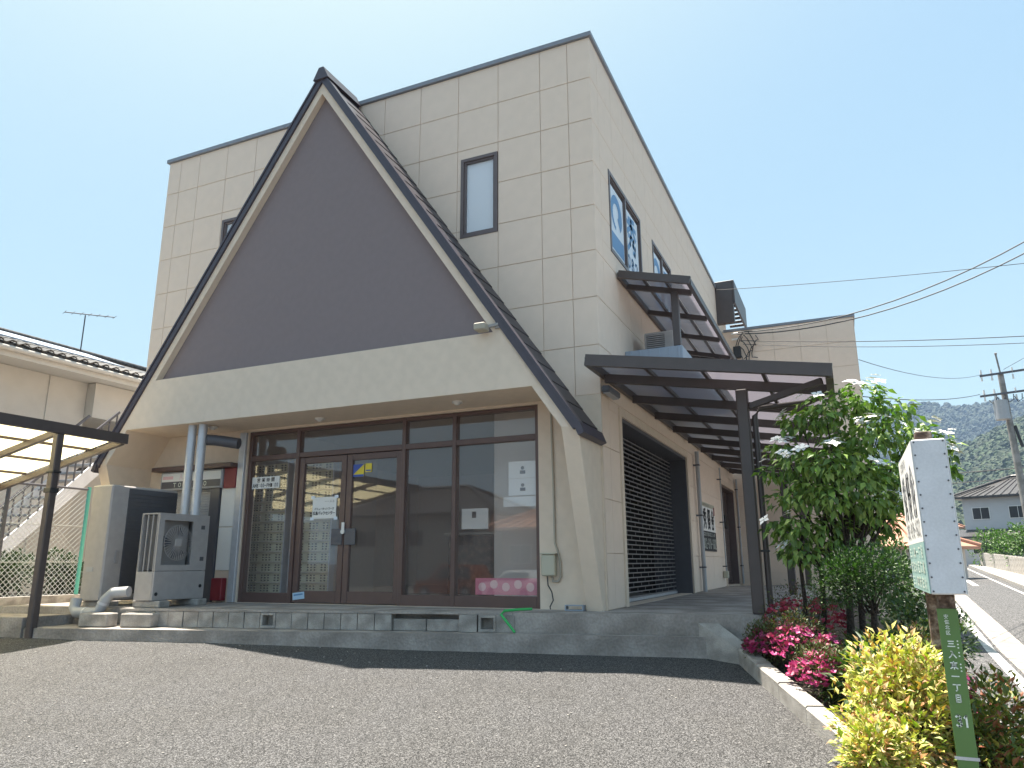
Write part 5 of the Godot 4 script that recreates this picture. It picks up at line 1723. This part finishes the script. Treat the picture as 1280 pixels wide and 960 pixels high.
	g.cbox(Vector3(-0.12, 0.276, 0.0), Vector3(1.45, 0.34, 0.16), 0.008)
	part("hood", g, M.shop_frame, tb)
	# meter box, conduit, floor vent
	var eb := thing("switch_box", "cream switch box on the wall right of the glass", "switch box", Vector3(-0.74, 0.36, 0.002))
	g = Geo.new()
	g.cbox(Vector3(0, 0, 0), Vector3(0.165, 0.235, 0.09), 0.012)
	part("case", g, M.cream_box, eb)
	g = Geo.new()
	g.cbox(Vector3(-0.008, 0.236, 0), Vector3(0.173, 0.25, 0.10), 0.003)
	part("lid", g, M.cream_box, eb)
	var cd := thing("conduit", "thin beige conduit running down the wall to the switch box", "conduit")
	g = Geo.new()
	g.tube([Vector3(-0.64, 2.37, 0.03), Vector3(-0.615, 2.2, 0.016), Vector3(-0.60, 1.4, 0.016), Vector3(-0.595, 0.72, 0.016), Vector3(-0.56, 0.62, 0.016), Vector3(-0.535, 0.52, 0.016), Vector3(-0.53, 0.36, 0.016), Vector3(-0.56, 0.30, 0.02), Vector3(-0.62, 0.30, 0.03), Vector3(-0.63, 0.355, 0.03)], 0.013, 8)
	part("tube", g, M.cable_beige, cd)
	var cb := thing("loose_cable", "dark cable hanging from the switch box to the terrace", "cable")
	g = Geo.new()
	g.tube([Vector3(-0.68, 0.355, 0.05), Vector3(-0.67, 0.26, 0.06), Vector3(-0.63, 0.19, 0.05), Vector3(-0.61, 0.10, 0.06), Vector3(-0.65, 0.03, 0.06), Vector3(-0.64, 0.004, 0.07)], 0.007, 6)
	part("lead", g, M.wire, cb)
	var vt := thing("floor_tray", "low blue grey metal tray at the foot of the gable leg", "tray", Vector3(-0.44, -0.002, 0.07))
	g = Geo.new()
	g.box(Vector3(0, 0, 0), Vector3(0.21, 0.012, 0.09)); g.box(Vector3(0, 0.0121, 0), Vector3(0.012, 0.06, 0.09)); g.box(Vector3(0.198, 0.0121, 0), Vector3(0.21, 0.06, 0.09)); g.box(Vector3(0.0125, 0.05, 0), Vector3(0.1975, 0.06, 0.09))
	part("pan", g, M.deck_blue, vt)
	# floodlight on the fascia, two soffit lamps
	var fl := thing("floodlight", "grey floodlight at the right end of the fascia", "lamp", Vector3(-1.16, 3.09, 0.775))
	g = Geo.new()
	g.cbox(Vector3(-0.02, -0.035, 0.03), Vector3(0.12, 0.05, 0.17), 0.012)
	part("head", g, M.cable_beige, fl)
	g = Geo.new()
	g.box(Vector3(-0.024, -0.025, 0.045), Vector3(-0.0205, 0.04, 0.155))
	part("lens", g, M.black, fl)
	g = Geo.new()
	g.bar(Vector3(0.10, 0.02, 0.06), Vector3(0.22, 0.05, 0.01), 0.03, 0.03); g.cbox(Vector3(0.18, 0.0, -0.004), Vector3(0.27, 0.09, 0.02), 0.005)
	part("bracket", g, M.ac_shade, fl)
	for q in [[Vector3(-3.80, 2.383, 0.28), "round soffit lamp above the left door"], [Vector3(-1.66, 2.383, 0.41), "round soffit lamp above the right panes"], [Vector3(-5.55, 2.383, 0.42), "round soffit lamp above the vent pipes"]]:
		var sl := thing("soffit_lamp", q[1], "lamp", q[0], 0.0, "soffit lamps")
		g = Geo.new()
		g.disc(Vector3.ZERO, Vector3.DOWN, 0.065, 0.02, 18)
		part("rim", g, M.lamp_white, sl)
		g = Geo.new()
		g.tube([Vector3(0, -0.02, 0), Vector3(0, -0.035, 0), Vector3(0, -0.045, 0)], 0.05, 16, 0.02)
		part("lens", g, M.lamp_white, sl)
	var br := thing("canopy_lamp", "dark lamp bracket on the wall corner under the side canopy", "lamp", Vector3(0.03, 2.42, -0.05))
	g = Geo.new()
	g.cbox(Vector3(0, -0.02, -0.32), Vector3(0.10, 0.06, 0.12), 0.015)
	part("housing", g, M.grey_metal, br)
	g = Geo.new()
	g.box(Vector3(0.015, -0.028, -0.30), Vector3(0.085, -0.0205, 0.10))
	part("lens", g, M.pipe_grey, br)
	# green tie strap lying over the terrace edge
	var hs := thing("green_strap", "bright green bent tool lying over the terrace edge", "tool")
	g = Geo.new()
	g.tube([Vector3(-0.68, 0.03, 0.50), Vector3(-0.80, 0.026, 0.56), Vector3(-0.93, 0.016, 0.66), Vector3(-0.95, -0.02, 0.70), Vector3(-0.86, -0.11, 0.715), Vector3(-0.78, -0.19, 0.73)], 0.014, 8)
	part("rod", g, M.hose_green, hs)
	# side wall sign
	var sg := thing("wall_sign", "white and black name sign with phone number on the side wall", "sign", Vector3(0.003, 0.70, -5.95))
	g = Geo.new()
	g.box(Vector3(0, 0.37, -1.45), Vector3(0.02, 0.82, 0))
	part("white_board", g, M.paper, sg)
	g = Geo.new()
	g.box(Vector3(0, 0.825, -1.45), Vector3(0.02, 0.90, 0))
	part("top_strip", g, M.cream_box, sg)
	g = Geo.new()
	g.box(Vector3(0, 0.0, -1.45), Vector3(0.02, 0.365, 0))
	part("black_board", g, M.ink, sg)
	g = Geo.new()
	write(g, "秀優舎", Vector3(0.0225, 0.79, -0.10), Vector3(0, 0, -0.36), Vector3(0, -0.38, 0), 0.05, Vector3(0, 0, -0.43))
	write(g, "広島安佐北区三入", Vector3(0.0225, 0.885, -0.10), Vector3(0, 0, -0.05), Vector3(0, -0.05, 0), 0.007, Vector3(0, 0, -0.12))
	part("lettering", g, M.ink, sg)
	g = Geo.new()
	write(g, "082-818-1602", Vector3(0.0225, 0.24, -0.05), Vector3(0, 0, -0.11), Vector3(0, -0.2, 0), 0.02, Vector3(0, 0, -0.113))
	write(g, "広島安佐北区三入東", Vector3(0.0225, 0.345, -0.1), Vector3(0, 0, -0.07), Vector3(0, -0.07, 0), 0.01, Vector3(0, 0, -0.14))
	part("number", g, M.plate_white, sg)
	g = Geo.new()
	g.quad(Vector3(0.0225, 0.70, -1.30), Vector3(0.0225, 0.70, -1.43), Vector3(0.0225, 0.86, -1.43), Vector3(0.0225, 0.86, -1.30))
	part("red_mark", g, M.red, sg)
	# wall pipes on the side
	for q in [["grey downpipe with clips right of the grille shutter", -5.55, 0.036, 2.46], ["thin grey pipe between the wall sign and the side door", -8.15, 0.014, 2.46], ["thin pipe with a green stripe past the side door", -10.7, 0.022, 2.46]]:
		var dp := thing("wall_pipe", q[0], "pipe", Vector3(0.07, 0, q[1]), 0.0, "pipes on the side wall")
		g = Geo.new()
		g.tube([Vector3(0, 0.0 if q[2] > 0.02 else 0.3, 0), Vector3(0, q[3], 0)], q[2], 10)
		part("tube", g, M.pipe_grey, dp)
		for y in [0.4, 1.3, 2.2]:
			g = Geo.new()
			g.box(Vector3(-0.07, y, -q[2] - 0.006), Vector3(q[2] + 0.005, y + 0.025, q[2] + 0.006))
			part("clip", g, M.grey_metal, dp)
		if q[1] > -9.0 and q[1] < -8.0:
			g = Geo.new()
			g.cbox(Vector3(-0.06, 0.18, -0.06), Vector3(0.04, 0.32, 0.06), 0.01)
			part("tap_box", g, M.cream_box, dp)
		if q[1] < -11.0:
			g = Geo.new()
			g.box(Vector3(-0.01, 0.9, 0.031), Vector3(0.04, 1.6, 0.06))
			part("green_stripe", g, M.hose_green, dp)
	# small air conditioner on the deck
	var ac := thing("balcony_condenser", "small cream condenser with louvres on the balcony deck", "air conditioner", Vector3(0.16, 3.201, -1.85))
	g = Geo.new()
	g.cbox(Vector3(0, 0.02, -0.30), Vector3(0.40, 0.36, 0.27), 0.01)
	part("casing", g, M.ac_white, ac)
	g = Geo.new()
	g.box(Vector3(0.03, 0.05, 0.2705), Vector3(0.28, 0.33, 0.274))
	var bk := part("grille_back", g, M.coil, ac)
	for i in 10:
		g = Geo.new()
		g.cbox(Vector3(0.03, 0.055 + i * 0.028, 0.2745), Vector3(0.28, 0.068 + i * 0.028, 0.288), 0.002)
		part("louvre", g, M.ac_white, bk)

func build_sign() -> void:
	var s := thing("roadside_sign", "white riveted sign box on a rusty post beside the planting bed", "sign", Vector3(2.79, 0, 3.66))
	var g := Geo.new()
	g.cbox(Vector3(0, 0.343, -1.06), Vector3(0.155, 1.118, 0), 0.006)
	part("box", g, M.sign_white, s)
	g = Geo.new()
	g.box(Vector3(-0.004, 0.346, -1.055), Vector3(-0.0005, 0.60, -0.004))
	var gp := part("green_face", g, M.sign_teal, s)
	g = Geo.new()
	g.box(Vector3(-0.004, 0.601, -1.055), Vector3(-0.0005, 1.113, -0.004))
	part("white_face", g, M.paper, s)
	g = Geo.new()   # brush lettering on the face that looks at the building side
	write(g, "秀優舎", Vector3(-0.0065, 1.0, -0.97), Vector3(0, 0, 0.26), Vector3(0, -0.26, 0), 0.035, Vector3(0, 0, 0.31))
	write(g, "082-818-1602", Vector3(-0.0065, 0.72, -0.98), Vector3(0, 0, 0.07), Vector3(0, -0.085, 0), 0.013, Vector3(0, 0, 0.077))
	write(g, "広島安佐", Vector3(-0.0065, 1.09, -0.9), Vector3(0, 0, 0.06), Vector3(0, -0.06, 0), 0.008, Vector3(0, 0, 0.1))
	part("lettering", g, M.pipe_grey, s)
	g = Geo.new()
	for k in 3: write(g, ["三入東一丁目", "安佐北区広島", "三入東安佐北"][k], Vector3(-0.0065, 0.585 - k * 0.08, -0.98), Vector3(0, 0, 0.1), Vector3(0, -0.062, 0), 0.009, Vector3(0, 0, 0.155))
	part("green_face_lettering", g, M.plate_white, s)
	var rv := Geo.new()
	rv.tube([Vector3.ZERO, Vector3(0, 0, 0.004)], 0.0048, 8)
	var rm := rv.mesh()
	for i in 12:
		for x in [0.011, 0.144]: at_pos(part("rivet", rm, M.grey_metal, s), Vector3(x, 0.358 + i * 0.0678, 0.0002))
	g = Geo.new()
	g.box(Vector3(0.1555, 0.346, -1.055), Vector3(0.159, 1.113, -0.004))
	part("far_face", g, M.paper, s)
	for z in [-0.22, -0.85]:
		g = Geo.new()
		g.cbox(Vector3(0.038, -0.85, z - 0.055), Vector3(0.117, 1.185, z + 0.045), 0.004)
		part("post", g, M.rusty_post, s)
	# block number plate strapped to the post
	var p := thing("address_plate", "green address plate with white characters on the sign post", "sign", Vector3(2.817, 0, 3.488))
	g = Geo.new()
	g.cbox(Vector3(0.0, -0.60, 0), Vector3(0.091, 0.268, 0.006), 0.002)
	part("plate", g, M.plate_green, p)
	g = Geo.new()
	var zz := 0.0085
	write(g, "安佐北区", Vector3(0.027, 0.240, zz), Vector3(0.021, 0, 0), Vector3(0, -0.021, 0), 0.0024, Vector3(0, -0.026, 0))
	write(g, "三入東一丁目", Vector3(0.025, 0.118, zz), Vector3(0.036, 0, 0), Vector3(0, -0.038, 0), 0.0052, Vector3(0, -0.0515, 0))
	write(g, "31", Vector3(0.012, -0.235, zz), Vector3(0.038, 0, 0), Vector3(0, -0.055, 0), 0.0085, Vector3(0.032, 0, 0))
	for k in 3:
		for i in 3 - (k % 2): g.disc(Vector3(0.073, 0.112 - k * 0.055 - i * 0.016, 0.0062), Vector3.BACK, 0.004, 0.001, 6)
	part("lettering", g, M.plate_white, p)
	g = Geo.new()
	g.box(Vector3(-0.008, -0.44, 0.0065), Vector3(0.098, -0.425, 0.008))
	part("strap", g, M.galvanised, p)

# ---------- planting ----------
func dogwood() -> void:
	var t := thing("dogwood_tree", "leafy dogwood tree with white flowers beside the side canopy", "tree", Vector3(2.42, -0.38, 0.25))
	var base := Vector3(2.42, -0.38, 0.25)
	# centre x, y, z and size of each leafy clump
	var cl := [[2.66, 2.02, 0.30, 0.30], [2.36, 1.92, 0.40, 0.27], [2.92, 1.88, 0.20, 0.27], [2.12, 1.84, 0.25, 0.22], [2.52, 1.72, 0.05, 0.30], [2.78, 1.62, 0.45, 0.28], [3.05, 1.60, 0.10, 0.20], [3.18, 1.72, 0.0, 0.17], [3.36, 1.62, -0.1, 0.15], [3.36, 1.34, -0.1, 0.13], [3.34, 1.50, 0.0, 0.12],
		[1.92, 1.58, 0.30, 0.17], [1.84, 1.36, 0.25, 0.16], [2.10, 1.42, 0.50, 0.24], [2.36, 1.40, 0.62, 0.26], [2.58, 1.28, 0.55, 0.26], [2.82, 1.30, 0.25, 0.24], [2.92, 1.08, 0.20, 0.20], [2.66, 1.02, 0.40, 0.25], [2.40, 1.08, 0.55, 0.25], [2.14, 1.14, 0.45, 0.24], [1.92, 1.08, 0.30, 0.18], [1.86, 0.84, 0.25, 0.17],
		[2.06, 0.82, 0.40, 0.22], [2.30, 0.80, 0.30, 0.24], [2.02, 0.58, 0.35, 0.18], [1.96, 0.66, 0.10, 0.20], [2.22, 0.62, 0.1, 0.2], [2.7, 0.84, 0.0, 0.24], [2.5, 1.5, -0.2, 0.3], [2.2, 1.25, -0.1, 0.28], [2.75, 1.35, -0.25, 0.28], [2.55, 0.95, -0.1, 0.3]]
	var stems := [Vector3(-0.06, 0.0, 0.02), Vector3(0.05, 0.0, -0.03), Vector3(-0.30, 0.02, -0.1), Vector3(-0.48, 0.04, 0.0)]
	for i in 4:
		var g := Geo.new()
		var s: Vector3 = stems[i]
		g.tube([s + Vector3(0, -0.05, 0), s * 0.9 + Vector3(0.02, 0.45, 0.0), s * 0.8 + Vector3(0.05 - 0.03 * i, 0.95, 0.03), s * 0.6 + Vector3(0.06, 1.5, 0.04)], 0.04 - 0.006 * i, 8, 0.014)
		part("trunk", g, M.bark, t)
	var lf := leaf_mesh(0.095, 0.052, 0.30)
	var spots := []
	var cols := []
	var pal := [Color(0.17, 0.28, 0.055), Color(0.23, 0.34, 0.07), Color(0.13, 0.22, 0.05), Color(0.30, 0.39, 0.10), Color(0.10, 0.17, 0.045)]
	var fl := Geo.new()   # four pointed bracts
	for k in 4:
		var a := TAU * k / 4.0
		var d := Vector3(cos(a), 0, sin(a))
		var p := Vector3(-sin(a), 0, cos(a))
		fl.quad(Vector3.ZERO, d * 0.032 + p * 0.024 + Vector3(0, 0.006, 0), d * 0.066 + Vector3(0, 0.002, 0), d * 0.032 - p * 0.024 + Vector3(0, 0.006, 0))
	fl.disc(Vector3.ZERO, Vector3.UP, 0.009, 0.012, 6)
	var fm := fl.mesh()
	for q in cl:
		var c := Vector3(q[0], q[1], q[2]) - base
		var r: float = q[3]
		var br := Geo.new()
		var start := Vector3(clampf(c.x * 0.25, -0.3, 0.1), clampf(c.y * 0.55, 0.4, 1.5), 0.02)
		br.tube([start, start.lerp(c, 0.5) + Vector3(0, 0.06, 0), c], 0.012, 5, 0.004)
		part("limb", br, M.bark, t)
		var n := int(118 * r * r / 0.05)
		for i in n:
			var d := rand_dir()
			var p := c + Vector3(d.x, d.y * 0.62, d.z) * r * 0.96 * pow(rng.randf(), 0.42)
			var hang := Vector3(d.x, -0.55 + 0.5 * d.y, d.z).normalized()
			spots.append(leaf_at(p, hang, rng.randf_range(0.7, 1.2)))
			var cc: Color = pal[rng.randi() % 5]
			cols.append(cc * rng.randf_range(0.8, 1.2))
	var made := 0
	var tries := 0
	while made < 95 and tries < 4000:   # flowers stand in short rows on the upper outside of the crown
		tries += 1
		var q: Array = cl[rng.randi() % cl.size()]
		var d := rand_dir()
		d.y = absf(d.y) + 0.35
		d.z = absf(d.z)
		d = d.normalized()
		var p := Vector3(q[0], q[1], q[2]) - base + Vector3(d.x, d.y * 0.74, d.z) * (float(q[3]) - 0.005)
		var hidden := false
		for k in cl:
			if k != q and (p - (Vector3(k[0], k[1], k[2]) - base)).length() < float(k[3]) * 0.98: hidden = true
		if hidden: continue
		var fa := rng.randf() * TAU
		for i in rng.randi_range(1, 3):
			var o := part("flower", fm, M.paper, t)
			o.position = p + Vector3(cos(fa), -0.35, sin(fa)) * (i - 1) * 0.05
			var nn := (d + Vector3(0, 0.75, 0) + rand_dir() * 0.3).normalized()
			var xx := nn.cross(rand_dir()).normalized()
			o.basis = Basis(xx, nn, xx.cross(nn)) * Basis.from_scale(Vector3.ONE * rng.randf_range(0.75, 1.1))
			made += 1
	foliage("crown", t, lf, M.leaf, spots, cols)

func blossoms(t: Node3D, radii: Vector3, count: int, palette: Array) -> void:
	var g := Geo.new()
	for k in 5:
		var a := TAU * k / 5.0
		var d := Vector3(cos(a), 0.35, sin(a))
		var p := Vector3(-sin(a), 0, cos(a))
		g.quad(Vector3.ZERO, d * 0.014 + p * 0.010, d * 0.026, d * 0.014 - p * 0.010)
	var spots := []
	var cols := []
	for i in count:
		var d := rand_dir()
		d.y = absf(d.y) * 0.9
		var m := sin(d.x * 5.0 + radii.x * 9.0) + cos(d.z * 6.0 + radii.z * 7.0)
		if m < -0.1 and rng.randf() < 0.75: continue
		var p := Vector3(d.x * radii.x, radii.y * (0.45 + 0.62 * d.y), d.z * radii.z) * rng.randf_range(0.86, 1.02)
		spots.append(Transform3D(Basis.from_euler(Vector3(rng.randf_range(-0.9, 0.9), rng.randf() * TAU, rng.randf_range(-0.9, 0.9))) * rng.randf_range(0.8, 1.3), p))
		cols.append(palette[rng.randi() % palette.size()] * rng.randf_range(0.8, 1.2))
	foliage("blossom", t, g.mesh(), M.petal, spots, cols)

func build_garden() -> void:
	dogwood()
	var fine := leaf_mesh(0.030, 0.014, 0.1)
	var green := [Color(0.055, 0.11, 0.028), Color(0.08, 0.15, 0.035), Color(0.04, 0.08, 0.022)]
	var reddish := [Color(0.09, 0.12, 0.03), Color(0.06, 0.10, 0.03), Color(0.13, 0.10, 0.035), Color(0.11, 0.06, 0.03)]
	var pinks := [Color(0.46, 0.045, 0.17), Color(0.55, 0.07, 0.24), Color(0.40, 0.035, 0.11)]
	var reds := [Color(0.38, 0.035, 0.07), Color(0.44, 0.06, 0.12), Color(0.32, 0.025, 0.05)]
	var az := [[Vector3(1.98, -0.36, 0.10), Vector3(0.42, 0.52, 0.40), reds, "azalea with deep red blossom nearest the canopy column"], [Vector3(1.98, -0.42, 0.95), Vector3(0.34, 0.40, 0.40), pinks, "azalea with magenta blossom behind the kerb bend"], [Vector3(2.16, -0.50, 1.60), Vector3(0.26, 0.32, 0.32), pinks, "low azalea with sparse pink blossom nearest the yellow shrub"], [Vector3(1.66, -0.40, 0.62), Vector3(0.20, 0.30, 0.20), pinks, "small azalea with pink blossom at the terrace corner"], [Vector3(2.95, -0.55, 0.60), Vector3(0.24, 0.36, 0.3), reds, "red blossomed azalea just left of the sign post"], [Vector3(2.80, -0.62, 2.55), Vector3(0.26, 0.56, 0.28), pinks, "azalea showing pink blossom over the top of the yellow shrub"]]
	for q in az:
		var s := shrub("azalea", q[3], "shrub", q[0], q[1], 2600, fine, reddish, 9, "azaleas in the planting bed")
		blossoms(s, q[1], 300, q[2])
	# yew-like shrub on a bare stem
	var y := shrub("clipped_shrub", "dark green fine leaved shrub on a bare trunk under the dogwood", "shrub", Vector3(2.56, 0.10, 0.85), Vector3(0.46, 0.42, 0.36), 6500, fine, green, 11)
	var st := Geo.new()
	st.tube([Vector3(0.05, -0.62, 0), Vector3(0.0, -0.2, 0.02), Vector3(0.03, 0.2, 0)], 0.035, 8, 0.02)
	part("trunk", st, M.bark, y)
	var frond := leaf_mesh(0.13, 0.026, 0.35)
	var dark := [Color(0.05, 0.10, 0.03), Color(0.075, 0.14, 0.04), Color(0.035, 0.07, 0.022), Color(0.12, 0.16, 0.04)]
	shrub("fern", "dark ferns between the azaleas and the yellow shrub", "fern", Vector3(2.44, -0.55, 1.75), Vector3(0.30, 0.30, 0.34), 900, frond, dark, 8, "ferns in the bed")
	shrub("fern", "dark ferns under the clipped shrub", "fern", Vector3(2.52, -0.46, 1.05), Vector3(0.36, 0.30, 0.34), 900, frond, dark, 8, "ferns in the bed")
	shrub("fern", "ferns behind the sign post at the back of the bed", "fern", Vector3(2.84, -0.58, 1.6), Vector3(0.30, 0.34, 0.36), 800, frond, dark, 8, "ferns in the bed")
	shrub("bed_shrub", "loose green shrub leaning towards the street behind the sign post", "shrub", Vector3(3.05, -0.45, -0.4), Vector3(0.36, 0.55, 0.6), 1800, leaf_mesh(0.06, 0.028, 0.2), dark, 9)
	shrub("bed_shrub", "tall dark shrub far back in the bed between tree and sign", "shrub", Vector3(2.95, -0.5, -3.0), Vector3(0.5, 1.0, 0.8), 2200, leaf_mesh(0.08, 0.04, 0.2), green, 9)
	# yellow shrub in the foreground
	var gold := [Color(0.62, 0.54, 0.13), Color(0.70, 0.62, 0.20), Color(0.55, 0.49, 0.10), Color(0.42, 0.46, 0.08), Color(0.26, 0.34, 0.05), Color(0.60, 0.28, 0.12), Color(0.66, 0.58, 0.26), Color(0.62, 0.40, 0.20)]
	var nl := leaf_mesh(0.052, 0.024, 0.25)
	shrub("yellow_shrub", "bright yellow leaved shrub in front of the sign post", "shrub", Vector3(2.60, -0.70, 3.08), Vector3(0.35, 0.60, 0.36), 6000, nl, gold, 22)
	shrub("yellow_shrub", "smaller yellow green shrub along the kerb, left of the main one", "shrub", Vector3(2.47, -0.72, 3.50), Vector3(0.22, 0.36, 0.26), 2200, nl, gold, 12)
	var olive := [Color(0.10, 0.15, 0.03), Color(0.16, 0.20, 0.04), Color(0.30, 0.26, 0.06), Color(0.30, 0.10, 0.05), Color(0.07, 0.11, 0.025)]
	shrub("olive_shrub", "green and reddish shrub right of the address plate", "shrub", Vector3(3.10, -0.86, 2.95), Vector3(0.27, 0.56, 0.55), 3600, nl, olive, 14)

# ---------- overhead cables ----------
func cable(label: String, a: Vector3, b: Vector3, sag: float, r: float) -> void:
	var t := thing("overhead_cable", label, "cable", Vector3.ZERO, 0.0, "overhead cables")
	var g := Geo.new()
	var pts := []
	for i in 17:
		var u := i / 16.0
		pts.append(a.lerp(b, u) - Vector3(0, sag * 4.0 * u * (1.0 - u), 0))
	g.tube(pts, r, 5)
	part("strand", g, M.wire, t)

func build_wires() -> void:
	var b := Vector3(0.36, 6.14, -10.68)
	cable("upper of two thick cables rising right from the building corner", b + Vector3(0.05, 0.05, 0), Vector3(8.42, 7.86, -8.43), 0.77, 0.014)
	cable("lower of two thick cables rising right from the building corner", b, Vector3(8.39, 7.56, -8.5), 0.77, 0.014)
	cable("thin cable crossing the sky above the rooftop frame", Vector3(0.06, 7.0, -9.6), Vector3(8.46, 6.28, -8.93), 0.08, 0.007)
	cable("level cable from the building corner to the right edge", b + Vector3(0.1, -0.2, 0.05), Vector3(8.12, 4.74, -9.0), 0.12, 0.009)
	cable("second level cable just below the first", b + Vector3(0.15, -0.3, 0.05), Vector3(8.09, 4.61, -9.04), 0.14, 0.007)
	cable("faint cable sloping down to the utility pole", Vector3(3.09, 5.15, -10.72), Vector3(8.3, 8.15, -27.6), 0.3, 0.008)
	cable("dark cable running to the pole's lower cross arm", Vector3(3.09, 4.25, -10.72), Vector3(8.1, 7.3, -27.6), 0.15, 0.012)
	var p := Vector3(9.0, 0, -27.7)
	cable("highest cable leaving the pole to the right", p + Vector3(0.1, 8.3, 0), Vector3(20.0, 14.0, -22.0), 0.2, 0.01)
	cable("cable from the upper cross arm towards the viewer", p + Vector3(0.85, 8.2, 0.2), Vector3(16.0, 9.0, -10.0), 0.4, 0.01)
	cable("cable from the lower cross arm towards the viewer", p + Vector3(0.85, 7.35, 0.2), Vector3(16.0, 8.0, -10.0), 0.4, 0.01)
	cable("upper black cable across the hillside below the transformer", Vector3(2.0, 4.7, -34.0), Vector3(16.0, 5.0, -30.0), 0.3, 0.02)
	cable("lower black cable across the hillside below the transformer", Vector3(2.0, 4.2, -34.0), Vector3(16.0, 4.6, -30.0), 0.3, 0.016)
	# tangle of joints where the cables reach the building
	var t := thing("cable_joint", "tangle of black cable joints at the building corner", "cable joint", Vector3(0.34, 5.85, -10.66))
	for i in 6:
		var g := Geo.new()
		var pts := []
		for k in 9: pts.append(Vector3(0.05 + 0.16 * i * 0.5 + 0.10 * cos(k * 0.8 + i), 0.25 - 0.09 * k + 0.08 * sin(k * 1.3 + i * 2.0), 0.04 * sin(k * 0.9 + i)))
		g.tube(pts, 0.011, 5)
		part("lead", g, M.wire, t)
	var bx := Geo.new()
	bx.cbox(Vector3(-0.08, -0.35, -0.06), Vector3(0.10, -0.05, 0.06), 0.01)
	part("joint_box", bx, M.black, t)
	for y in [0.3, 0.15]:
		var ins := Geo.new()
		ins.tube([Vector3(-0.1, y, 0), Vector3(0.06, y, 0)], 0.03, 8)
		part("insulator", ins, M.lamp_white, t)
